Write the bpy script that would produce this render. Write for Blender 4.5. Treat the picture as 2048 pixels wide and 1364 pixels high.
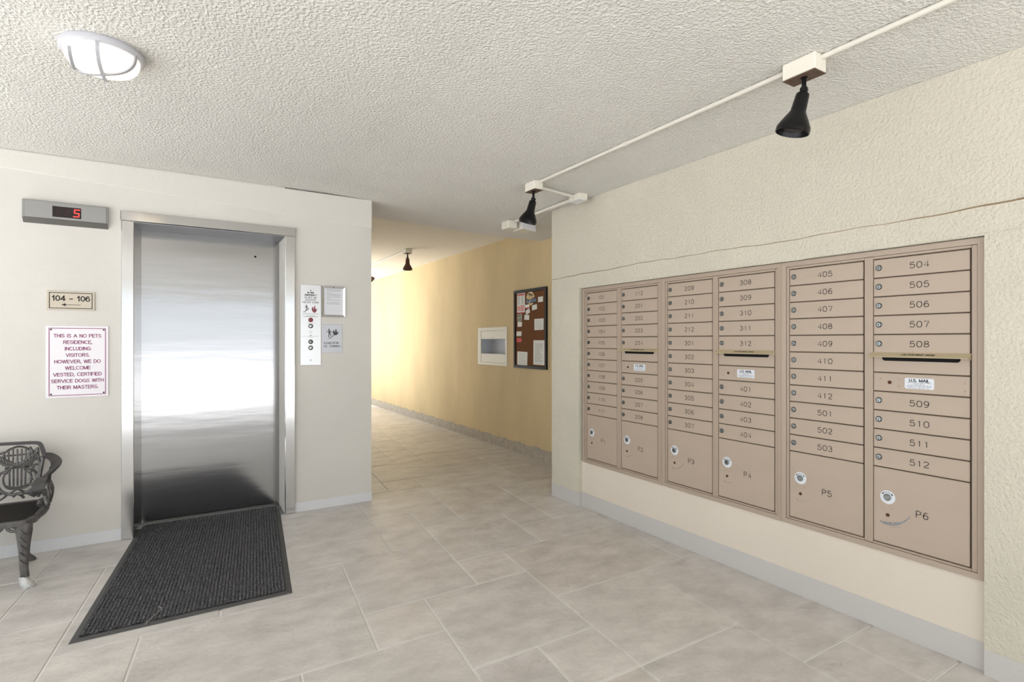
import bpy, math, random
from mathutils import Vector, Matrix
random.seed(7)
S = bpy.context.scene
COL = S.collection
for o in list(bpy.data.objects): bpy.data.objects.remove(o)

# ------------------------------------------------------------------ camera, world, sun, exposure
cam_d = bpy.data.cameras.new('camera'); cam = bpy.data.objects.new('camera', cam_d); COL.objects.link(cam)
cam_d.sensor_fit = 'HORIZONTAL'; cam_d.sensor_width = 36; cam_d.lens = 1080/2048*36
cam_d.clip_start = 0.05; cam_d.clip_end = 200
cam.location = (0, 0, 1.30); cam.rotation_euler = (math.radians(90), 0, math.radians(-31.6))
S.camera = cam
W = bpy.data.worlds.new('world'); S.world = W; W.use_nodes = True
bg = W.node_tree.nodes['Background']; bg.inputs[0].default_value = (0.88, 0.945, 1.0, 1); bg.inputs[1].default_value = 1.3
sun_d = bpy.data.lights.new('sun', 'SUN'); sun_d.energy = 16.0; sun_d.angle = 0.02; sun_d.color = (.98, .985, 1)
sun = bpy.data.objects.new('sun', sun_d); COL.objects.link(sun)
sun.rotation_euler = Vector((0.45, 0.5, -1.0)).to_track_quat('-Z', 'Y').to_euler(); sun.location = (-8, -10, 14)
vs = S.view_settings
vs.view_transform = 'Standard'; vs.look = 'None'; vs.gamma = 1; vs.use_curve_mapping = False; vs.exposure = 0.53

# ------------------------------------------------------------------ dimensions (metres)
CEIL = 2.455; CEIL_R = 2.395; CEIL_COR = 2.54
YE = 4.35            # elevator wall
XP = 2.67; XM = 2.70 # pier face / mailbox niche face
XC = 3.37            # corridor wall
def zc(x):
    return CEIL if x < 1.0 else (CEIL + (CEIL_R-CEIL)*(x-1.0)/1.7 if x < 2.7 else CEIL_R)

# ------------------------------------------------------------------ materials
MATS = {}
def lin(c):
    return tuple(((v/255)/12.92 if v/255 <= .04045 else ((v/255+.055)/1.055)**2.4) for v in c)
def mat(name, rgb, rough=.6, metal=0, var=0, vscale=3, bump=0, bscale=60, bdist=.004, detail=3, emit=None, estr=0,
        aniso=0, stretch=None, dark=None, spec=.5, ramp=None, stain=None):
    m = bpy.data.materials.new(name); m.use_nodes = True; nt = m.node_tree; N = nt.nodes; L = nt.links
    b = N['Principled BSDF']; c = lin(rgb)
    b.inputs['Base Color'].default_value = (*c, 1); b.inputs['Roughness'].default_value = rough; b.inputs['Metallic'].default_value = metal
    b.inputs['Specular IOR Level'].default_value = spec
    tc = N.new('ShaderNodeTexCoord'); mp = N.new('ShaderNodeMapping'); L.new(tc.outputs['Object'], mp.inputs[0])
    if stretch: mp.inputs['Scale'].default_value = stretch
    if var:
        n = N.new('ShaderNodeTexNoise'); n.inputs['Scale'].default_value = vscale; n.inputs['Detail'].default_value = 6; n.inputs['Roughness'].default_value = .62
        L.new(mp.outputs[0], n.inputs[0])
        r = N.new('ShaderNodeValToRGB'); r.color_ramp.elements[0].position = .3; r.color_ramp.elements[1].position = .7
        d = lin(dark) if dark else tuple(v*(1-var) for v in c); hi = tuple(min(1, v*(1+var*.5)) for v in c)
        r.color_ramp.elements[0].color = (*d, 1); r.color_ramp.elements[1].color = (*hi, 1)
        L.new(n.outputs[0], r.inputs[0]); out = r.outputs[0]
        if stain:
            n3 = N.new('ShaderNodeTexNoise'); n3.inputs['Scale'].default_value = 2.6; n3.inputs['Detail'].default_value = 10; n3.inputs['Roughness'].default_value = .68; n3.inputs['Distortion'].default_value = .6
            L.new(mp.outputs[0], n3.inputs[0]); r3 = N.new('ShaderNodeValToRGB'); r3.color_ramp.elements[0].position = .60; r3.color_ramp.elements[1].position = .80
            r3.color_ramp.elements[0].color = (1, 1, 1, 1); r3.color_ramp.elements[1].color = (*stain, 1); L.new(n3.outputs[0], r3.inputs[0])
            mx_ = N.new('ShaderNodeMixRGB'); mx_.blend_type = 'MULTIPLY'; mx_.inputs[0].default_value = 1; L.new(out, mx_.inputs[1]); L.new(r3.outputs[0], mx_.inputs[2]); out = mx_.outputs[0]
        L.new(out, b.inputs['Base Color'])
    if bump:
        n2 = N.new('ShaderNodeTexNoise'); n2.inputs['Scale'].default_value = bscale; n2.inputs['Detail'].default_value = detail
        L.new(mp.outputs[0], n2.inputs[0]); src = n2.outputs[0]
        if ramp:
            rr = N.new('ShaderNodeValToRGB'); rr.color_ramp.elements[0].position = ramp[0]; rr.color_ramp.elements[1].position = ramp[1]
            L.new(src, rr.inputs[0]); src = rr.outputs[0]
        bp = N.new('ShaderNodeBump'); bp.inputs['Strength'].default_value = bump; bp.inputs['Distance'].default_value = bdist
        L.new(src, bp.inputs['Height']); L.new(bp.outputs[0], b.inputs['Normal'])
    if emit:
        b.inputs['Emission Color'].default_value = (*lin(emit), 1); b.inputs['Emission Strength'].default_value = estr
    if aniso:
        b.inputs['Anisotropic'].default_value = aniso
        t = N.new('ShaderNodeTangent'); t.direction_type = 'UV_MAP'; t.uv_map = 'UVMap'; L.new(t.outputs[0], b.inputs['Tangent'])
    MATS[name] = m; return m
mat('ceiling', (229, 226, 219), .9, var=.05, vscale=1.2, bump=.62, bscale=84, bdist=.009, detail=2.2, ramp=(.36, .66))
mat('ceiling_smooth', (228, 220, 204), .9, bump=.3, bscale=70, bdist=.004)
mat('wall_white', (217, 213, 206), .85, var=.05, vscale=1.5, bump=.45, bscale=120, bdist=.003)
mat('wall_band', (218, 214, 206), .9, bump=.5, bscale=90, bdist=.004)
mat('wall_cream', (214, 207, 190), .88, var=.06, vscale=1.6, bump=.6, bscale=75, bdist=.006, ramp=(.3, .72))
mat('wall_infill', (228, 217, 202), .88, var=.04, vscale=1.6, bump=.45, bscale=90, bdist=.004)
mat('wall_tan', (218, 196, 152), .85, var=.13, vscale=1.6, bump=.35, bscale=60, bdist=.004, stretch=(1, 1, .35))
mat('base_grey', (204, 200, 196), .75, bump=.5, bscale=90, bdist=.004)
mat('base_white', (222, 222, 224), .75, bump=.3, bscale=90, bdist=.003)
mat('base_rough', (190, 180, 165), .85, var=.25, vscale=14, bump=.6, bscale=60, bdist=.006)
mat('crack', (150, 128, 98), .95, var=.3, vscale=20)
mat('grout', (236, 233, 229), .85)
mat('ground', (176, 176, 176), .9, var=.1, vscale=2)
for k, (col, dk) in enumerate([((211, 206, 201), (190, 185, 180)), ((215, 210, 204), (195, 189, 183)), ((207, 202, 198), (187, 182, 178)), ((211, 205, 198), (188, 181, 174))]):
    mat('tile%d' % k, col, .42, var=.2, dark=dk, vscale=4.5, bump=.5, bscale=22, bdist=.006, detail=9, stretch=(1, 1.7, 1), stain=(.62, .56, .50))
mat('steel', (174, 173, 173), .15, metal=1, bump=.05, bscale=2.2, bdist=.02, stretch=(.5, 1, 4))
mat('steel_frame', (205, 204, 203), .14, metal=1)
mat('steel_dull', (150, 150, 152), .5, metal=1)
mat('steel_panel', (208, 208, 210), .32, metal=1)
mat('steel_box', (152, 151, 149), .38, metal=1)
mat('alum', (205, 207, 212), .45, metal=.6)
mat('black', (14, 13, 13), .5)
mat('slot_black', (4, 4, 4), .9)
mat('ink', (38, 36, 36), .7)
mat('ink_grey', (120, 122, 126), .7)
mat('display', (22, 6, 6), .25)
mat('led', (255, 60, 60), .5, emit=(255, 50, 45), estr=1.6)
mat('led_off', (52, 12, 10), .5)
mat('sign_tan', (203, 192, 174), .5)
mat('sign_white', (236, 232, 236), .35)
mat('plum', (146, 62, 112), .6)
mat('sign_silver', (198, 200, 207), .4, metal=.3)
mat('char', (74, 76, 82), .6)
mat('red_dk', (140, 70, 82), .5)
mat('paper', (236, 234, 228), .8)
mat('paper_lines', (150, 148, 148), .8)
mat('paper_grey', (222, 224, 228), .5)
mat('red', (205, 60, 60), .6)
mat('pink', (226, 160, 155), .7)
mat('photo_green', (110, 125, 95), .5, var=.5, vscale=30)
mat('cork', (116, 72, 36), .95, var=.25, vscale=60, bump=.5, bscale=200, bdist=.002)
mat('board_frame', (20, 13, 11), .45, spec=.25)
mat('logo_tan', (226, 196, 140), .6)
mat('logo_blue', (120, 140, 160), .6)
mat('box_white', (232, 226, 208), .5)
mat('box_inner', (205, 208, 214), .5)
mat('mail', (186, 168, 151), .5, var=.05, vscale=5, metal=.0, bump=.05, bscale=400, bdist=.0005, stretch=(1, .15, 1))
mat('mail_frame', (177, 159, 142), .42)
mat('mail_hood', (194, 178, 146), .5)
mat('mail_dark', (92, 76, 62), .8)
mat('chrome', (140, 144, 144), .3, metal=1)
mat('rust', (84, 48, 34), .8)
mat('label', (226, 230, 236), .4)
mat('scuff', (150, 152, 156), .7, var=.35, vscale=60)
mat('iron', (98, 95, 93), .38, var=.4, vscale=26, bump=.6, bscale=120, bdist=.003, metal=.25)
mat('iron_dark', (58, 55, 54), .42, bump=.3, bscale=120)
mat('foot_silver', (205, 205, 203), .4, var=.3, vscale=40, metal=.3)
mat('rubber', (78, 78, 78), .7)
mat('pile', (112, 112, 117), .95, var=.8, dark=(12, 12, 13), vscale=110, bump=1, bscale=200, bdist=.008)
mat('fibre', (190, 186, 180), .9)
mat('fixture', (236, 230, 216), .5)
mat('fixture_white', (236, 236, 238), .4)
mat('plate_brown', (98, 74, 60), .7, var=.4, vscale=30)
mat('lamp_black', (5, 5, 7), .3, spec=.35)
mat('lamp_brown', (86, 50, 40), .4, var=.3, vscale=40)
mat('conduit', (226, 221, 209), .5)
mat('globe', (255, 250, 238), .3, emit=(255, 236, 206), estr=.8)
mat('guard', (176, 176, 182), .5)  # grey-lavender puts the guard's backlit shade into its colour
mat('lamp_rim', (196, 196, 202), .5)
mat('rivet', (186, 166, 146), .35)

# ------------------------------------------------------------------ mesh helpers
WO = {}   # world origin of every object
class MB:
    def __init__(s): s.v = []; s.f = []
    def add(s, vs, fs, M=None):
        n = len(s.v)
        s.v += [tuple(M @ Vector(p)) if M else tuple(p) for p in vs]; s.f += [tuple(i+n for i in f) for f in fs]; return s
    def box(s, x0, x1, y0, y1, z0, z1, M=None):
        return s.add([(x0,y0,z0),(x1,y0,z0),(x1,y1,z0),(x0,y1,z0),(x0,y0,z1),(x1,y0,z1),(x1,y1,z1),(x0,y1,z1)],
                     [(0,3,2,1),(4,5,6,7),(0,1,5,4),(1,2,6,5),(2,3,7,6),(3,0,4,7)], M)
    def cbox(s, x0, x1, y0, y1, z0, z1, c=.002, M=None):
        # chamfered box: hull of three inset slabs
        pts = []
        for (a, b_, d) in ((c, c, 0), (c, 0, c), (0, c, c)):
            pts.append([(x0+a if i in (0,3,4,7) else x1-a, y0+b_ if i in (0,1,4,5) else y1-b_, z0+d if i < 4 else z1-d) for i in range(8)])
        V = pts[0]+pts[1]+pts[2]  # z-faces, y-faces, x-faces
        F = [(0,3,2,1),(4,5,6,7),(8,9,13,12),(10,11,15,14),(17,18,22,21),(19,16,20,23)]
        for a, b_ in ((0,1),(2,3)): pass
        e = []
        e += [(0,1,9,8),(2,3,11,10),(5,4,12,13),(7,6,14,15)]
        e += [(1,2,18,17),(3,0,16,19),(6,5,21,22),(4,7,23,20)]
        e += [(9,17,21,13),(18,10,14,22),(11,19,23,15),(16,8,12,20)]
        F += e
        F += [(0,8,16),(1,17,9),(2,10,18),(3,19,11),(4,20,12),(5,13,21),(6,22,14),(7,15,23)]
        return s.add(V, F, M)
    def prism(s, poly, axis, a, b_):
        # poly of 2D points extruded along axis from a to b
        n = len(poly)
        def P(p, t): return {'x': (t, p[0], p[1]), 'y': (p[0], t, p[1]), 'z': (p[0], p[1], t)}[axis]
        V = [P(p, a) for p in poly]+[P(p, b_) for p in poly]
        return s.add(V, [tuple(range(n-1, -1, -1)), tuple(range(n, 2*n))]+[(i, (i+1) % n, n+(i+1) % n, n+i) for i in range(n)])
    def tube(s, path, r, n=8, caps=True, closed=False):
        path = [Vector(p) for p in path]; m = len(path)
        rr = r if isinstance(r, (list, tuple)) else [r]*m
        V = []; F = []; prev = None
        for i, p in enumerate(path):
            t = (path[(i+1) % m]-path[i-1]) if closed else (path[min(i+1, m-1)]-path[max(i-1, 0)])
            t = t.normalized() if t.length > 1e-9 else Vector((0, 0, 1))
            if prev is None:
                a = t.orthogonal().normalized()
            else:
                a = (prev-t*prev.dot(t)); a = a.normalized() if a.length > 1e-6 else t.orthogonal().normalized()
            prev = a; b_ = t.cross(a)
            V += [p+(a*math.cos(2*math.pi*k/n)+b_*math.sin(2*math.pi*k/n))*rr[i] for k in range(n)]
        for i in range(m if closed else m-1):
            j = (i+1) % m
            F += [(i*n+k, i*n+(k+1) % n, j*n+(k+1) % n, j*n+k) for k in range(n)]
        if caps and not closed: F += [tuple(range(n-1, -1, -1)), tuple(range((m-1)*n, m*n))]
        return s.add(V, F)
    def lathe(s, prof, n=24, M=None, cap=True):
        # prof: (r, z) going along; axis z
        V = []; F = []
        for r, z in prof: V += [(r*math.cos(2*math.pi*k/n), r*math.sin(2*math.pi*k/n), z) for k in range(n)]
        for i in range(len(prof)-1): F += [(i*n+k, i*n+(k+1) % n, (i+1)*n+(k+1) % n, (i+1)*n+k) for k in range(n)]
        if cap: F += [tuple(range(n-1, -1, -1)), tuple(range((len(prof)-1)*n, len(prof)*n))]
        return s.add(V, F, M)
    def strap(s, path, up, w, t):
        # rectangular section swept on path; up = width direction per point
        V = []; F = []; m = len(path); path = [Vector(p) for p in path]
        for i, p in enumerate(path):
            tg = (path[min(i+1, m-1)]-path[max(i-1, 0)]).normalized(); u = Vector(up[i] if isinstance(up, list) else up)
            u = (u-tg*u.dot(tg)).normalized(); q = tg.cross(u); ww = w[i] if isinstance(w, list) else w
            V += [p+u*ww/2+q*t/2, p-u*ww/2+q*t/2, p-u*ww/2-q*t/2, p+u*ww/2-q*t/2]
        for i in range(m-1): F += [(i*4+k, i*4+(k+1) % 4, i*4+4+(k+1) % 4, i*4+4+k) for k in range(4)]
        F += [(3,2,1,0), (m*4-4, m*4-3, m*4-2, m*4-1)]
        return s.add(V, F)
    def mesh(s, name, off=(0,0,0)):
        me = bpy.data.meshes.new(name); me.from_pydata([(p[0]-off[0], p[1]-off[1], p[2]-off[2]) for p in s.v], [], s.f); me.validate(); return me
    def build(s, name, m, parent=None, smooth=False, origin=None, uv=None, angle=40):
        if parent is not None: off = WO[parent]
        elif origin is not None: off = Vector(origin)
        else:
            xs, ys, zs = zip(*s.v); off = Vector(((min(xs)+max(xs))/2, (min(ys)+max(ys))/2, min(zs)))
        me = s.mesh(name, off); me.materials.append(MATS[m])
        # consistent outward normals
        import bmesh
        bm = bmesh.new(); bm.from_mesh(me); bmesh.ops.recalc_face_normals(bm, faces=bm.faces); bm.to_mesh(me); bm.free()
        if smooth:
            me.polygons.foreach_set('use_smooth', [True]*len(me.polygons))
            if hasattr(me, 'set_sharp_from_angle'): me.set_sharp_from_angle(angle=math.radians(angle))
        if uv:
            l = me.uv_layers.new(name='UVMap')
            for lp in me.loops:
                p = me.vertices[lp.vertex_index].co; l.data[lp.index].uv = (p[uv[0]], p[uv[1]])
        o = bpy.data.objects.new(name, me); COL.objects.link(o)
        if parent is not None: o.parent = parent; WO[o] = WO[parent].copy()
        else: o.location = off; WO[o] = off.copy()
        return o
def inst(name, me, parent, loc):
    o = bpy.data.objects.new(name, me); COL.objects.link(o); o.parent = parent
    o.location = Vector(loc)-WO[parent]; WO[o] = Vector(loc); return o
def tag(o, label=None, cat=None, group=None, kind=None):
    if label: o['label'] = label
    if cat: o['category'] = cat
    if group: o['group'] = group
    if kind: o['kind'] = kind
    return o
def empty(name, loc, label=None, cat=None, group=None, kind=None):
    o = bpy.data.objects.new(name, None); COL.objects.link(o); o.location = loc; o.empty_display_size = .1
    WO[o] = Vector(loc); return tag(o, label, cat, group, kind)
def catmull(P, k=6, closed=False):
    P = [Vector(p) for p in P]; out = []; n = len(P)
    for i in range(n if closed else n-1):
        p0 = P[(i-1) % n] if closed else P[max(i-1, 0)]; p1 = P[i]; p2 = P[(i+1) % n]; p3 = P[(i+2) % n] if closed else P[min(i+2, n-1)]
        for j in range(k):
            t = j/k; out.append(.5*((2*p1)+(p2-p0)*t+(2*p0-5*p1+4*p2-p3)*t*t+(3*p1-p0-3*p2+p3)*t**3))
    if not closed: out.append(P[-1])
    return out
_tc = {}
def text_geo(s, size, bold=0, align='CENTER', shear=0, space=1, line=1):
    key = (s, size, bold, align, shear, space, line)
    if key in _tc: return _tc[key]
    c = bpy.data.curves.new('t', 'FONT'); c.body = s; c.size = size; c.align_x = align; c.align_y = 'CENTER'; c.offset = bold; c.shear = shear
    c.space_character = space; c.space_line = line; c.resolution_u = 3
    o = bpy.data.objects.new('t', c); COL.objects.link(o)
    dg = bpy.context.evaluated_depsgraph_get(); me = bpy.data.meshes.new_from_object(o.evaluated_get(dg))
    r = ([tuple(v.co) for v in me.vertices], [tuple(p.vertices) for p in me.polygons])
    bpy.data.objects.remove(o); bpy.data.curves.remove(c); bpy.data.meshes.remove(me)
    _tc[key] = r; return r
# maps from flat (a, b) to a wall
def on_back(x, z, y=YE): return lambda a, b_: (x+a, y, z+b_)
def on_right(y, z, x): return lambda a, b_: (x, y-a, z+b_)
def put_text(mb, fn, s, size, sx=1, **k):
    v, f = text_geo(s, size, **k); mb.add([fn(p[0]*sx, p[1]) for p in v], f); return mb
def rect(mb, fn, a0, a1, b0, b1): return mb.add([fn(a0, b0), fn(a1, b0), fn(a1, b1), fn(a0, b1)], [(0, 1, 2, 3)])
def flat_poly(mb, fn, pts): return mb.add([fn(*p) for p in pts], [tuple(range(len(pts)))])
def disc(mb, fn, a, b_, r, n=20, rb=None): return flat_poly(mb, fn, [(a+r*math.cos(2*math.pi*k/n), b_+(rb or r)*math.sin(2*math.pi*k/n)) for k in range(n)])
def ring(mb, fn, a, b_, r0, r1, n=24, t0=0, t1=2*math.pi):
    V = []; F = []
    for k in range(n+1):
        t = t0+(t1-t0)*k/n; V += [fn(a+r0*math.cos(t), b_+r0*math.sin(t)), fn(a+r1*math.cos(t), b_+r1*math.sin(t))]
    return mb.add(V, [(2*k, 2*k+1, 2*k+3, 2*k+2) for k in range(n)])
def ribbon(mb, fn, pts, w):
    V = []; F = []; m = len(pts)
    for i in range(m):
        ax, ay = pts[max(i-1, 0)]; bx, by = pts[min(i+1, m-1)]; d = math.hypot(bx-ax, by-ay) or 1
        nx, ny = -(by-ay)/d*w/2, (bx-ax)/d*w/2
        V += [fn(pts[i][0]+nx, pts[i][1]+ny), fn(pts[i][0]-nx, pts[i][1]-ny)]
    return mb.add(V, [(2*i, 2*i+1, 2*i+3, 2*i+2) for i in range(m-1)])
def border(mb, fn, a0, a1, b0, b1, w):
    rect(mb, fn, a0, a1, b0, b0+w); rect(mb, fn, a0, a1, b1-w, b1); rect(mb, fn, a0, a0+w, b0+w, b1-w); rect(mb, fn, a1-w, a1, b0+w, b1-w); return mb
def arc(cx, cy, rx, ry, a0, a1, n=8): return [(cx+rx*math.cos(math.radians(a0+(a1-a0)*k/n)), cy+ry*math.sin(math.radians(a0+(a1-a0)*k/n))) for k in range(n+1)]
_S = [(.95,.78),(.84,.92),(.66,.99),(.5,1),(.3,.97),(.12,.87),(.07,.75),(.13,.64),(.3,.56),(.5,.52),(.72,.46),(.9,.37),(.96,.25),(.88,.1),(.7,.02),(.5,0),(.28,.03),(.1,.12),(.03,.25)]
# upright sans capitals as pen strokes: width, straight strokes, round strokes
FONT = {'A': (.70, [[(0,0),(.5,1)],[(.5,1),(1,0)],[(.2,.34),(.8,.34)]], []),
 'B': (.60, [[(.04,0),(.04,1)]], [[(0,1),(.5,1)]+arc(.6,.775,.33,.225,90,-90)+[(0,.55)], [(0,.55),(.5,.55)]+arc(.62,.275,.36,.275,90,-90)+[(0,0)]]),
 'C': (.66, [], [arc(.52,.5,.52,.5,42,318,18)]), 'D': (.64, [[(.04,0),(.04,1)]], [[(0,1),(.4,1)]+arc(.45,.5,.53,.5,90,-90,12)+[(0,0)]]),
 'E': (.54, [[(.05,0),(.05,1)],[(0,1),(1,1)],[(0,.53),(.92,.53)],[(0,0),(1,0)]], []), 'F': (.52, [[(.05,0),(.05,1)],[(0,1),(1,1)],[(0,.52),(.88,.52)]], []),
 'G': (.70, [[(.56,.46),(1,.46)],[(1,.46),(1,.1)]], [arc(.52,.5,.52,.5,40,310,18)+[(1,.16)]]), 'H': (.60, [[(.04,0),(.04,1)],[(.96,0),(.96,1)],[(.04,.53),(.96,.53)]], []),
 'I': (.06, [[(.5,0),(.5,1)]], []), 'L': (.46, [[(.05,0),(.05,1)],[(0,0),(1,0)]], []), 'M': (.74, [[(.03,0),(.03,1)],[(.97,0),(.97,1)],[(.03,1),(.5,.04)],[(.5,.04),(.97,1)]], []),
 'N': (.60, [[(.04,0),(.04,1)],[(.96,0),(.96,1)],[(.04,1),(.96,0)]], []), 'O': (.74, [], [arc(.5,.5,.5,.5,0,360,24)]), 'P': (.56, [[(.05,0),(.05,1)]], [[(0,1),(.5,1)]+arc(.58,.74,.4,.26,90,-90)+[(0,.48)]]),
 'R': (.60, [[(.05,0),(.05,1)],[(.55,.5),(.98,0)]], [[(0,1),(.5,1)]+arc(.58,.75,.38,.25,90,-90)+[(0,.5)]]), 'S': (.58, [], [_S]), 'T': (.56, [[(0,1),(1,1)],[(.5,0),(.5,1)]], []),
 'U': (.60, [[(.04,1),(.04,.35)],[(.96,1),(.96,.35)]], [[(.04,.4)]+arc(.5,.32,.46,.32,180,360,12)+[(.96,.4)]]), 'V': (.66, [[(0,1),(.5,0)],[(.5,0),(1,1)]], []),
 'W': (.92, [[(0,1),(.25,0)],[(.25,0),(.5,1)],[(.5,1),(.75,0)],[(.75,0),(1,1)]], []), 'X': (.62, [[(0,0),(1,1)],[(0,1),(1,0)]], []), 'Y': (.64, [[(0,1),(.5,.45)],[(1,1),(.5,.45)],[(.5,.45),(.5,0)]], []),
 '0': (.52, [], [arc(.5,.5,.5,.5,0,360,22)]), '1': (.34, [[(.75,0),(.75,1)],[(.75,1),(.1,.72)]], []), '4': (.55, [[(.74,0),(.74,1)],[(.74,1),(0,.3)],[(0,.27),(1,.27)]], []),
 '6': (.52, [], [[(.93,.8)]+arc(.53,.5,.53,.5,55,180,8)+[(.0,.32)], arc(.5,.32,.5,.32,0,360,20)]),
 '-': (.36, [[(0,.4),(1,.4)]], []), '.': (.1, [[(.5,0),(.5,.1)]], []), ',': (.1, [[(.5,.1),(.5,-.02)],[(.5,-.02),(.0,-.16)]], [])}
def stroke_text(mb, fn, s, h, t, sx=1, sp=.17, shear=0):
    """centred line of pen-stroke capitals, cap height h, pen width t"""
    ws = [(.30 if c == ' ' else FONT[c][0]) for c in s]; tot = (sum(ws)+sp*(len(s)-1))*h*sx; x = -tot/2
    hh = h-t
    for c, w in zip(s, ws):
        if c != ' ':
            W_ = w*h*sx; P = lambda p: (x+p[0]*W_+shear*p[1]*h, -h/2+t/2+p[1]*hh)
            for a, b_ in FONT[c][1]:
                a, b_ = P(a), P(b_); L_ = math.hypot(b_[0]-a[0], b_[1]-a[1]) or 1; e = t*.45/L_; dx, dy = (b_[0]-a[0])*e, (b_[1]-a[1])*e
                ribbon(mb, fn, [(a[0]-dx, a[1]-dy), (b_[0]+dx, b_[1]+dy)], t)
            for st in FONT[c][2]: ribbon(mb, fn, [P(p) for p in st], t)
        x += (w+sp)*h*sx
    return mb
def struct(name, mb, m, label, smooth=False, **k):
    return tag(mb.build(name, m, smooth=smooth, origin=(0, 0, 0), **k), label, None, kind='structure')

# ------------------------------------------------------------------ setting
m = MB()
SH = .095
m.box(-2.6, 3.6, -.9, 11.5, -.05, -.0045)
floor = struct('floor', m, 'grout', 'floor of large grey stone-look slabs with pale joints')
m = MB(); m.box(-30, -2.6, -30, 30, -.06, -.001); m.box(3.6, 30, -30, 30, -.06, -.001); m.box(-2.6, 3.6, -30, -.9, -.06, -.001); m.box(-2.6, 3.6, 11.5, 30, -.06, -.001)
struct('ground', m, 'ground', 'pale concrete ground running out into the daylight')
m = MB()   # lobby ceiling, gently falling towards the mailbox wall
prof = [(-3.4, CEIL), (1.0, CEIL), (2.7, CEIL_R), (3.37, CEIL_R), (3.37, 2.80), (-3.4, 2.80)]
m.prism(prof, 'y', -2.6, 4.89)
m.box(-3.4, 3.1, -2.86, -2.6, 2.19, 2.80)  # unseen edge beam, added to cut off the bright sky mirrored in the door
struct('ceiling', m, 'ceiling', 'white ceiling with a coarse sprayed plaster texture')
m = MB(); m.box(1.10, 3.60, 4.89, 12.5, CEIL_COR, 2.80)
struct('ceiling_corridor', m, 'ceiling_smooth', 'smooth cream ceiling of the side passage')
JL, JR, JT = -.257, .672, 2.087     # door opening
m = MB(); m.box(-3.4, JL, YE, 4.889, 0, CEIL); m.box(JR, 1.33, YE, 4.889, 0, zc(1.33)); m.box(JL, JR, YE, 4.889, JT, CEIL); m.box(-3.4, 1.33, 4.75, 4.889, 0, zc(1.33))
wall_back = struct('wall_back', m, 'wall_white', 'off-white stucco wall around the elevator')
m = MB(); m.add([(-3.4, YE-.007, 2.36), (-.9, YE-.007, 2.345), (1.331, YE-.007, 2.225), (1.331, YE-.007, zc(1.33)), (-3.4, YE-.007, CEIL),
                 (-3.4, YE, 2.352), (-.9, YE, 2.337), (1.331, YE, 2.217), (1.331, YE, zc(1.33)), (-3.4, YE, CEIL)],
                [(0, 1, 2, 3, 4), (5, 6, 1, 0), (6, 7, 2, 1), (2, 7, 8, 3), (9, 8, 7, 6, 5), (3, 8, 9, 4), (4, 9, 5, 0)])
m.build('plaster_band', 'wall_band', wall_back)
m = MB(); m.box(1.10, 1.33, 4.89, 8.3, 0, CEIL_COR)
struct('wall_corridor', m, 'wall_white', 'side of the elevator block along the passage')
# right wall with niche for the mailboxes
NY0, NY1, NZ = .828, 3.335, 1.712
m = MB(); m.box(XP, XC-.001, NY1, 3.70, 0, CEIL_R); m.box(XP, 3.1, NY0, NY1, NZ, CEIL_R); m.box(XP, 3.1, -2.6, NY0, 0, CEIL_R)
m.box(XM+.14, 3.1, NY0, NY1, 0, NZ)
wall_right = struct('wall_right', m, 'wall_cream', 'cream stucco wall that holds the mailboxes')
m = MB(); m.box(XM, XM+.14, NY0, NY1, 0, .353)
m.build('infill_panel', 'wall_infill', wall_right)
def wob(y): return 1.822+.005*math.sin(y*3.1)+.003*math.sin(y*9.7+1)+.0015*math.sin(y*31)
m = MB(); ys = [-1.5+5.19*i/150 for i in range(151)]   # plaster coat below the seam, a few mm proud
V = []
for y in ys: V += [(XP-.003, y, wob(y)), (XP, y, wob(y)+.004), (XP-.003, y, wob(y)-.105+.0)]
m.add(V, [(3*i, 3*i+1, 3*i+4, 3*i+3) for i in range(150)]+[(3*i, 3*i+3, 3*i+5, 3*i+2) for i in range(150)])
m.build('plaster_seam', 'wall_cream', wall_right)
m = MB(); ys2 = [y for y in ys]
V = []
for i, y in enumerate(ys2):
    w = .0012+.0022*max(0, math.sin(y*2.3+.5))*(.6 if y > 2.2 else 1)+.0006*random.random()
    V += [(XP-.0034, y, wob(y)+.001+w), (XP-.0034, y, wob(y)+.001-w)]
m.add(V, [(2*i, 2*i+1, 2*i+3, 2*i+2) for i in range(150)])
m.build('crack', 'crack', wall_right)
# corridor wall with hole for the recessed cabinet
HY0, HY1, HZ0, HZ1 = 5.623, 6.245, 1.136, 1.327
m = MB(); m.box(XC, 3.6, 3.70, HY0, 0, CEIL_COR); m.box(XC, 3.6, HY1, 12.5, 0, CEIL_COR); m.box(XC, 3.6, HY0, HY1, 0, HZ0); m.box(XC, 3.6, HY0, HY1, HZ1, CEIL_COR); m.box(3.52, 3.6, HY0, HY1, HZ0, HZ1)
struct('wall_passage', m, 'wall_tan', 'tan yellow stucco wall of the side passage')
m = MB(); m.box(XP-.003, XP, 3.335, 3.703, 0, .108); m.box(XP-.003, XC, 3.70, 3.703, 0, .108); m.box(XP-.003, XP, -2.6, NY0, 0, .10); m.box(XM-.003, XM, NY0, NY1, 0, .112); m.box(XP-.003, XM, NY1-.003, NY1, 0, .11)
struct('baseboard_right', m, 'base_grey', 'grey painted band along the foot of the mailbox wall')
m = MB(); m.box(-3.4, -.325, YE-.003, YE, 0, .075); m.box(.741, 1.333, YE-.003, YE, 0, .07); m.box(1.33, 1.333, YE, 8.3, 0, .07)
struct('baseboard_back', m, 'base_white', 'white painted band along the foot of the elevator wall')
m = MB(); N_ = 90
for i in range(N_):
    y0 = 3.70+9*i/N_; y1 = 3.70+9*(i+1)/N_
    h = .115+.008*math.sin(i*1.7)+.004*random.random()
    m.box(XC-.005-.003*random.random(), XC, y0, y1, 0, h)
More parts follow.
